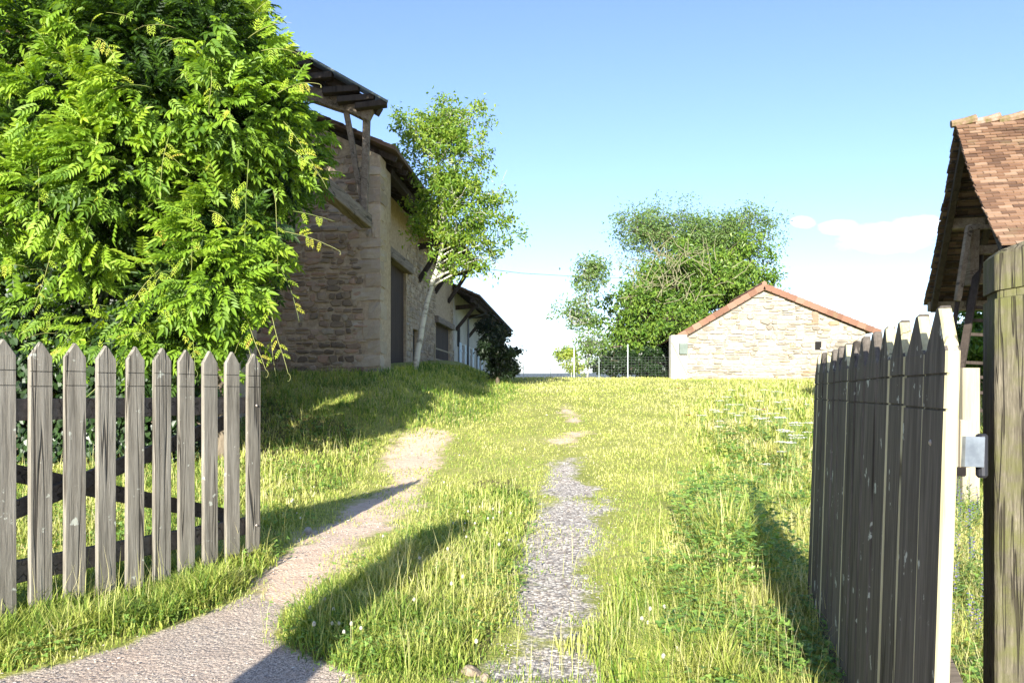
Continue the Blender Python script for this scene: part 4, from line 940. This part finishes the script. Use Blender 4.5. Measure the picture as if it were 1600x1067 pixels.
tag(shoots.build('shoots', MAT['tendril'], vine, smooth=True), kind='stuff')
tv, tf, tt = compound(4,.22,.085,.028,.35)
parts.append(scatter(tv, tf, np.array(yl[0]), np.array(yl[1]), np.array(yl[2]), np.array(yl[3]), np.array(yl[4]), tt*.5))
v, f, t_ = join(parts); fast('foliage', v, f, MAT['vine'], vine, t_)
st = MB(); rs2 = random.Random(3)
for k in range(26):
    p = Vector((rs2.uniform(-7.5,-5), 12.0+rs2.uniform(-.3,.4), .3)); pts = [p]
    for i in range(9): p = p+Vector((rs2.uniform(-.35,.35), rs2.uniform(-.2,.2), .62)); pts.append(p)
    st.tube(pts, [.05-.004*i for i in range(10)], 6)
st.build('trunk', MAT['bark'], vine, smooth=True)
# ivy on the shed wall behind the gate
ivt = thing('ivy', 'dark ivy covering the wall behind the left end of the picket gate', 'ivy', (-6, 10.8, .2))
n = 9500; P = np.stack([RNG.uniform(-8.5,-4.6,n), 11.0+.5*fbm(RNG.uniform(0,9,n), RNG.uniform(0,9,n))+RNG.uniform(-.3,.3,n), RNG.uniform(.2,3.2,n)], -1)
P[:,1] += .8*(fbm(P[:,0]*1.2, P[:,2]*1.2, 5)-.5)
tv, tf = leaflet((0,0,0),(0,1,0),1,.95,fold=.1); fwd = unit(n)*.5+np.array([0,-.3,-.8]); uu = unit(n)*.4+np.array([0,-1,.2])
v, f, t_ = scatter(np.array(tv), [np.array(tf)], P, fwd, uu, RNG.uniform(.07,.13,n), RNG.random(n)); fast('foliage', v, f, MAT['ivy'], ivt, t_)
g = MB(); g.box((-6.6,11.6,1.5), 4.6, .2, 3.2); g.build('wall', MAT['bark'], ivt)

# ------------------------------------------------------------------ grass
blade_v = np.array([(-.5,0,0),(.5,0,0),(.38,.18,.55),(-.38,.18,.55),(0,.55,1.0)]); blade_f = [np.array([(0,1,2,3)]), np.array([(3,2,4)])]
def blades(X, Y, h, w, lean, tint, rng=RNG, windx=.0):
    n = len(X); az = rng.uniform(0, 2*np.pi, n); ca, sa = np.cos(az), np.sin(az)
    z = hz(X, Y)-.004
    V = np.empty((n, 5, 3)); T = np.repeat(tint[:,None], 5, 1)+np.array([-.22,-.22,0,0,.10])[None]
    for k, (a, b, c) in enumerate([(-.5,0,0),(.5,0,0),(.40,.22,.58),(-.40,.22,.58),(0,.72,1.0)]):
        fwd = b*lean*h; side = a*w; hh = c*h*np.sqrt(np.clip(1-(lean*b)**2*.4, .2, 1))
        V[:,k,0] = X+side*ca-fwd*sa; V[:,k,1] = Y+side*sa+fwd*ca; V[:,k,2] = z+hh
    off = (np.arange(n)*5)[:,None]
    return V.reshape(-1, 3), [off+np.array([0,1,2,3])[None], off+np.array([3,2,4])[None]], np.clip(T, 0, 1).ravel()
def sample(n, y0, y1, power=1.6, rng=RNG):
    u = rng.random(n); a = 1-power; Y = (y0**a+(y1**a-y0**a)*u)**(1/a)
    X = (rng.random(n)*2-1)*(.72*Y+.8); return X, Y
GI = fbm  # short name
def keep(p, rng=RNG): return rng.random(len(p)) < p
bare_ = lambda X, Y: np.maximum.reduce([mask('asphalt', X, Y, .35), mask('gravel', X, Y, .6), mask('dirt', X, Y, .8), mask('bare', X, Y, 1.6)*.9])
INB = lambda X, Y: (X < -2.9+.075*(Y-18)) & (Y > 17.9)
# short turf
X, Y = sample(480000, 2.6, 44, 1.5)
bm_ = bare_(X, Y)*np.interp(Y, [3.5,5,8,14], [.95,.84,.68,.5])+1.2*(fbm(X*2.4, Y*2.0, 51)-.5); pd = np.clip(1.15-1.7*bm_, 0.0, 1)*(1-.97*mask('asphalt', X, Y, .3))*np.clip(.25+1.3*fbm(X*1.1, Y*1.1, 52), 0, 1)
track_ = np.exp(-((X-(.45+.03*(Y-8)))/.95)**2)*(Y < 20); pd *= (1-.08*track_)
k = keep(pd) & ~INB(X, Y) & (X > -9); X, Y = X[k], Y[k]
far = np.clip(Y/7, .8, 6)
dry = fbm(X*.8, Y*.8, 53)
h = RNG.uniform(.020,.056,len(X))*(1+.25*(far-1))*(1-.25*track_[k]); w = .0056*far*RNG.uniform(.7,1.3,len(X))
ti = np.clip(.65+.15*RNG.normal(size=len(X))+.7*(dry-.5)+.10*np.clip((Y-8)/10,0,1), .05, 1)
v, f, t_ = blades(X, Y, h, w, RNG.uniform(.4,1.3,len(X)), ti); tag(fast('lawn_grass', v, f, MAT['grass'], None, t_), 'short yellow-green turf covering the drive and yard', 'grass', kind='stuff')
# taller grass
def tall(name, label, reg, n, y0, y1, hr, wbase, tmean, dens=1, soft=.5, seed=61, x_lo=None, power=1.5, leanr=(.4,1.7)):
    X, Y = sample(n, y0, y1, power)
    pm = mask(reg, X, Y, soft)+.7*(fbm(X*2.0, Y*2.0, seed)-.5)
    k = keep(np.clip((pm-.3)*2.2, 0, 1)*dens*np.clip(.35+1.2*fbm(X*3, Y*3, seed+1), 0, 1)*(1-mask('asphalt', X, Y, .2))) & ~INB(X, Y); X, Y = X[k], Y[k]
    far = np.clip(Y/6, .7, 5); cl_ = fbm(X*2.6, Y*2.6, seed+2)
    h = RNG.uniform(hr[0], hr[1], len(X))*(.22+1.55*cl_)*np.clip(mask(reg, X, Y, soft*1.6)*1.4, .35, 1)
    w = wbase*far*RNG.uniform(.6,1.4,len(X))
    ti = np.clip(tmean+.14*RNG.normal(size=len(X))+.9*(fbm(X*1.3, Y*1.3, seed+3)-.5)+.5*(fbm(X*6, Y*6, seed+4)-.5), 0, 1)
    v, f, t_ = blades(X, Y, h, w, RNG.uniform(*leanr, len(X)), ti)
    return tag(fast(name, v, f, MAT['grass'], None, t_), label, 'grass', kind='stuff')
tall('verge_grass', 'tall bright grass on the strip between the two wheel tracks', 'verge', 190000, 2.8, 9, (.06,.16), .0100, .54, soft=.35, seed=61)
tall('gate_grass', 'long grass along the foot of the left picket gate', 'strip', 260000, 2.6, 7.5, (.07,.18), .0100, .54, soft=.25, seed=71)
tall('bank_grass', 'lush grass on the bank behind the left gate', 'leftlawn', 150000, 3.2, 17, (.06,.16), .0078, .56, soft=.8, seed=81)
tall('meadow_grass', 'high seeding meadow grass on the right side of the yard', 'meadow', 380000, 2.2, 30, (.09,.24), .0105, .66, soft=1.2, seed=91)
REG['mound'] = [(-5.5,15),(-1.6,13.2),(-.2,17),(.3,26),(-.6,40),(-3,40),(-3,18),(-5.5,18)]
tall('mound_grass', 'rough grass on the shaded mound before the barn', 'mound', 110000, 12, 36, (.07,.20), .0055, .40, soft=1.5, seed=101, power=1.2)
REG['thicket'] = [(1.25,4.6),(1.75,4.9),(2.1,6.4),(2.25,7.6),(1.9,8.0),(1.55,6.8)]
tall('thicket_grass', 'dense high tuft of grass and weeds left of the black gate leaf', 'thicket', 60000, 4.2, 8.6, (.28,.52), .0105, .58, soft=.35, seed=171, leanr=(.2,.9))
# dry seed stalks
X, Y = sample(60000, 3.0, 34, 1.05); pm = np.maximum.reduce([mask('meadow', X, Y, 1.5), mask('verge', X, Y, .4)*.5, mask('strip', X, Y, .4)*.5, mask('leftlawn', X, Y, 1)*.45])
k = keep(pm*.5*np.clip(2.4*fbm(X*1.5, Y*1.5, 111)-.6, 0, 1)*(1-mask('asphalt',X,Y,.4))*(1-mask('dirt',X,Y,.3))) & ~INB(X, Y); X, Y = X[k], Y[k]
v, f, t_ = blades(X, Y, RNG.uniform(.18,.42,len(X)), .0026*np.clip(Y/4,.8,5), RNG.uniform(.1,.7,len(X)), RNG.uniform(.72,1,len(X)))
tag(fast('seed_stalks', v, f, MAT['grass'], None, t_), 'pale dry seed stalks scattered through the taller grass', 'grass', kind='stuff')
# clover and broad-leaved weeds
tvl = []; tfl = []
for a in (0, 2.1, 4.2):
    vv, ff = leaflet((0,0,0), (math.cos(a),math.sin(a),.15), .5, .42, fold=.1, droop=.1); b0 = len(tvl); tvl += vv; tfl += [tuple(i+b0 for i in q) for q in ff]
def weeds(name, label, reg, n, y0, y1, size, zr, seed, mat='clover', thr=.5, up_=None):
    X, Y = sample(n, y0, y1, 1.5); k = (fbm(X*1.8, Y*1.8, seed) > thr) & keep(mask(reg, X, Y, .4)*(1-mask('asphalt', X, Y, .2))) & ~INB(X, Y); X, Y = X[k], Y[k]; n = len(X)
    P = np.stack([X, Y, hz(X, Y)+RNG.uniform(*zr, n)], -1); fwd = unit(n); fwd[:,2] *= .25; uu = unit(n)*.35+np.array([0,-.1,1]); far = np.clip(Y/6,.8,3)
    v, f, t_ = scatter(np.array(tvl), [np.array(tfl)], P, fwd, uu, RNG.uniform(*size, n)*far, RNG.random(n))
    return tag(fast(name, v, f, MAT[mat], None, t_), label, 'clover', kind='stuff')
weeds('verge_clover', 'clover leaves among the grass between the wheel tracks', 'verge', 60000, 2.9, 9, (.022,.045), (.02,.10), 121, thr=.48)
weeds('gate_clover', 'clover and weeds at the foot of the left gate', 'strip', 90000, 2.6, 7, (.025,.05), (.02,.10), 131, thr=.50)
weeds('bank_clover', 'low leafy weeds on the left bank', 'leftlawn', 60000, 3.4, 15, (.025,.05), (.02,.12), 141, thr=.52)
weeds('meadow_weeds', 'leafy weeds among the meadow grass on the right', 'meadow', 120000, 2.2, 14, (.03,.065), (.03,.22), 151, thr=.50)
weeds('thicket_weeds', 'broad-leaved weeds in the high tuft left of the black gate leaf', 'thicket', 60000, 4.2, 8.6, (.04,.075), (.10,.42), 181, thr=.30)
# loose gravel
ico = np.array([(0,0,.7),(.9,.1,.1),(.2,.8,.2),(-.8,.4,0),(-.5,-.8,.1),(.5,-.8,0),(0,0,-.5)]); icf = [np.array([(0,1,2),(0,2,3),(0,3,4),(0,4,5),(0,5,1),(6,2,1),(6,3,2),(6,4,3),(6,5,4),(6,1,5)])]
X, Y = sample(120000, 2.7, 22, 1.9); k = keep(np.clip(np.maximum.reduce([mask('gravel', X, Y, .6), .75*mask('dirt', X, Y, .5), .5*mask('bare', X, Y, .8), .25*mask('asphalt', X, Y, .3)])*np.clip(2.2*fbm(X*3, Y*3, 161)-.5, 0, 1), 0, 1)); X, Y = X[k], Y[k]; n = len(X)
P = np.stack([X, Y, hz(X, Y)+.001], -1); szs = RNG.uniform(.003,.013,n)*RNG.uniform(.5,1,n)*np.clip(Y/6,.8,2.5); szs = np.stack([szs*RNG.uniform(.8,1.5,n), szs, szs*RNG.uniform(.5,.9,n)], -1)
v, f, t_ = scatter(ico, icf, P, np.concatenate([unit(n)[:,:2], np.zeros((n,1))], 1), np.tile([0,0,1.], (n,1)), szs, RNG.random(n))
m = M('gravel_stone'); MAT['pebble'] = m.finish(m.ramp(m.attr(), [(0,(.14,.13,.13)),(.4,(.32,.29,.26)),(.75,(.50,.44,.36)),(1,(.66,.62,.55))]), .9)
tag(fast('gravel', v, f, MAT['pebble'], None, t_), 'loose grey and pink gravel on the wheel tracks', 'gravel', kind='stuff')
# single white stone at the edge of the track
sx, sy = gp(480, 833); g = MB(); g.tube([(sx,sy,hz(sx,sy)-.01),(sx+.01,sy,hz(sx,sy)+.02),(sx+.015,sy,hz(sx,sy)+.045),(sx+.02,sy,hz(sx,sy)+.055)], [.035,.042,.03,.010], 7)
tag(g.build('stone', MAT['stone_pale'], None, origin=(float(sx),float(sy),float(hz(sx,sy)))), 'white stone lying at the shaded edge of the dirt track', 'stone')

for (px, py, r_, lab) in [(737,1052,.05,'half-buried grey stone at the near end of the verge beside the gravel track'),(760,1060,.03,'small grey stone just right of the half-buried stone on the gravel')]:
    sx, sy = gp(px, py); zz = float(hz(sx, sy)); g = MB(); g.tube([(sx,sy,zz-.02),(sx,sy,zz+r_*.15),(sx+.005,sy,zz+r_*.5),(sx+.01,sy,zz+r_*.62)], [r_,r_*1.05,r_*.7,r_*.2], 8)
    tag(g.build('stone', MAT['quoin'], None, origin=(float(sx),float(sy),zz)), lab, 'stone')

# ------------------------------------------------------------------ flowers, one thing each
def copy_thing(root, loc, rz, sc, label=None):
    r = root.copy(); COL.objects.link(r); r.location = loc; r.rotation_euler = (0,0,rz); r.scale = (sc,)*3
    if label: r['label'] = label
    for ch in root.children:
        c = ch.copy(); COL.objects.link(c); c.parent = r
    return r
def disc(mb, c, r, n=7, dome=.3, t=.5):
    c = Vector(c); vs = [c+Vector((0,0,r*dome))]+[c+Vector((math.cos(2*math.pi*k/n)*r, math.sin(2*math.pi*k/n)*r, random.uniform(-.1,.1)*r)) for k in range(n)]
    mb.add(vs, [(0,1+k,1+(k+1) % n) for k in range(n)], t)
def flower_kind(kind):
    if kind == 'yarrow':
        t = thing('yarrow', 'tall yarrow with flat white flower heads in the right-hand meadow', 'flower', (0,0,0), 'white yarrow in the meadow')
        s = MB(); hd_ = MB(); s.tube([(0,0,0),(.01,0,.2),(0,.01,.40)], .003, 4)
        for k in range(16):
            a = k*2.4; r = .062*math.sqrt(k/16); p = (math.cos(a)*r, math.sin(a)*r, .42+random.uniform(-.006,.006)); disc(hd_, p, .013); s.tube([(0,0,.34), p], .0012, 3)
        s.build('stem', MAT['fstem'], t); hd_.build('flower_head', MAT['white'], t); return t
    if kind == 'poppy':
        t = thing('poppy', 'small red poppy in the grass before the outbuilding', 'flower', (0,0,0), 'red poppies')
        s = MB(); s.tube([(0,0,0),(.01,0,.25)], .003, 4); s.build('stem', MAT['fstem'], t); h_ = MB()
        for a in (0,1.57,3.14,4.71): disc(h_, (math.cos(a)*.02, math.sin(a)*.02, .26), .035, dome=-.3)
        h_.build('petals', MAT['red'], t); return t
    if kind == 'clover':
        t = thing('clover_flower', 'round white clover flower in the verge grass', 'flower', (0,0,0), 'white clover flowers')
        s = MB(); s.tube([(0,0,0),(.004,0,.10)], .0014, 3); s.build('stem', MAT['fstem'], t); h_ = MB()
        h_.tube([(.004,0,.095),(.004,0,.102),(.004,0,.112),(.004,0,.118)], [.003,.009,.008,.002], 7); h_.build('flower_head', MAT['cream'], t); return t
    if kind == 'bugloss':
        t = thing('violet_flower', 'violet-blue wild flower spike behind the black gate leaf', 'flower', (0,0,0), 'violet flowers behind the gate')
        s = MB(); s.tube([(0,0,0),(.01,0,.2),(.0,.01,.46)], .0028, 4)
        for k in range(18):
            a = k*2.4; z = .05+k*.018; s.beam((0,0,z), (math.cos(a)*.06, math.sin(a)*.06, z+.03), .010, .002)
        s.build('stem', MAT['fstem'], t); h_ = MB()
        for k in range(12): a = k*2.4; disc(h_, (math.cos(a)*.014, math.sin(a)*.014, .32+k*.012), .009)
        h_.build('petals', MAT['violet'], t); return t
    if kind == 'yellow':
        t = thing('yellow_flower', 'yellow flower clump low in the grass', 'flower', (0,0,0), 'yellow wild flowers')
        s = MB(); s.tube([(0,0,0),(0,0,.1)], .002, 3); s.build('stem', MAT['fstem'], t); h_ = MB(); disc(h_, (0,0,.105), .016); h_.build('petals', MAT['yellow'], t); return t
def plant(kind, places, sc=(.8,1.2), labels=None):
    root = flower_kind(kind)
    for i, (x, y) in enumerate(places):
        loc = (float(x), float(y), float(hz(x, y))-.01); rz = random.uniform(0,6.28); s = random.uniform(*sc)
        if i == 0: root.location = loc; root.rotation_euler = (0,0,rz); root.scale = (s,)*3
        r = root if i == 0 else copy_thing(root, loc, rz, s)
        if labels: r['label'] = labels(i, x, y) if callable(labels) else labels[i]
random.seed(11)
def pxs(n, cx, cy, sx, sy): return [gp(random.gauss(cx,sx), min(1066, max(616, random.gauss(cy,sy)))) for _ in range(n)]
plant('yarrow', pxs(26,1190,680,38,26)+pxs(18,1215,735,28,25)+pxs(8,1120,690,30,15), (1.0,1.6), lambda i, x, y: 'tall white yarrow in the dense patch before the outbuilding' if i < 26 else 'white yarrow in the nearer patch left of the black gate' if i < 44 else 'white yarrow at the left edge of the meadow patch')
plant('poppy', [gp(1060,622),gp(1074,622),gp(1112,630),gp(1193,660),gp(1075,668)], (.9,1.1), ['leftmost red poppy in the grass before the white end wall','red poppy just right of the leftmost one before the outbuilding','red poppy below the middle of the outbuilding wall','red poppy standing among the white yarrow on the right','red poppy low in the grass in front of the other poppies'])
plant('clover', pxs(10,520,985,35,25)+pxs(20,700,860,60,50)+pxs(12,790,830,18,45)+pxs(8,460,800,22,25)+pxs(8,1040,1020,40,25)+[gp(1043,1055),gp(1058,1055),gp(1215,880),gp(1320,700)], (.8,1.25), lambda i, x, y: 'round white clover flower at the near left end of the verge strip' if i < 10 else 'white clover flower in the middle of the verge strip' if i < 30 else 'white clover flower on the verge edge beside the gravel track' if i < 42 else 'white clover flower on the shaded bank beside the left gate' if i < 50 else 'white clover flower in the grass right of the gravel track')
plant('yellow', [gp(1195,955),gp(1200,960),gp(1232,945),gp(1180,850),gp(1205,790)], labels=['yellow flower low in the long grass left of the black gate leaf','yellow flower touching the lowest one by the black gate leaf','yellow flower closest to the foot of the black gate leaf','lone yellow flower in the middle of the right-hand grass','farthest yellow flower beside the top of the gate shadow'])
plant('bugloss', [(random.uniform(.545,.64)*Y, Y) for Y in [random.uniform(3.3,8) for _ in range(46)]], (.7,1.1), lambda i, x, y: 'violet flower spike low between the black gate leaf and the mossy post' if y < 5 else 'violet flower spike farther back between the gate leaf and the mossy post')

# ------------------------------------------------------------------ thin summer haze round everything
hb = MB(); hb.box((0,0,40), 9000, 9500, 215); hz_o = hb.build('haze', MAT['void'], None); tag(hz_o, kind='stuff')
hm = bpy.data.materials.new('air_haze'); hm.use_nodes = True; hn = hm.node_tree; hn.nodes.clear()
pv = hn.nodes.new('ShaderNodeVolumePrincipled'); pv.inputs['Color'].default_value = (.80,.88,1,1); pv.inputs['Density'].default_value = .00007
ho = hn.nodes.new('ShaderNodeOutputMaterial'); hn.links.new(pv.outputs[0], ho.inputs['Volume']); hz_o.data.materials[0] = hm
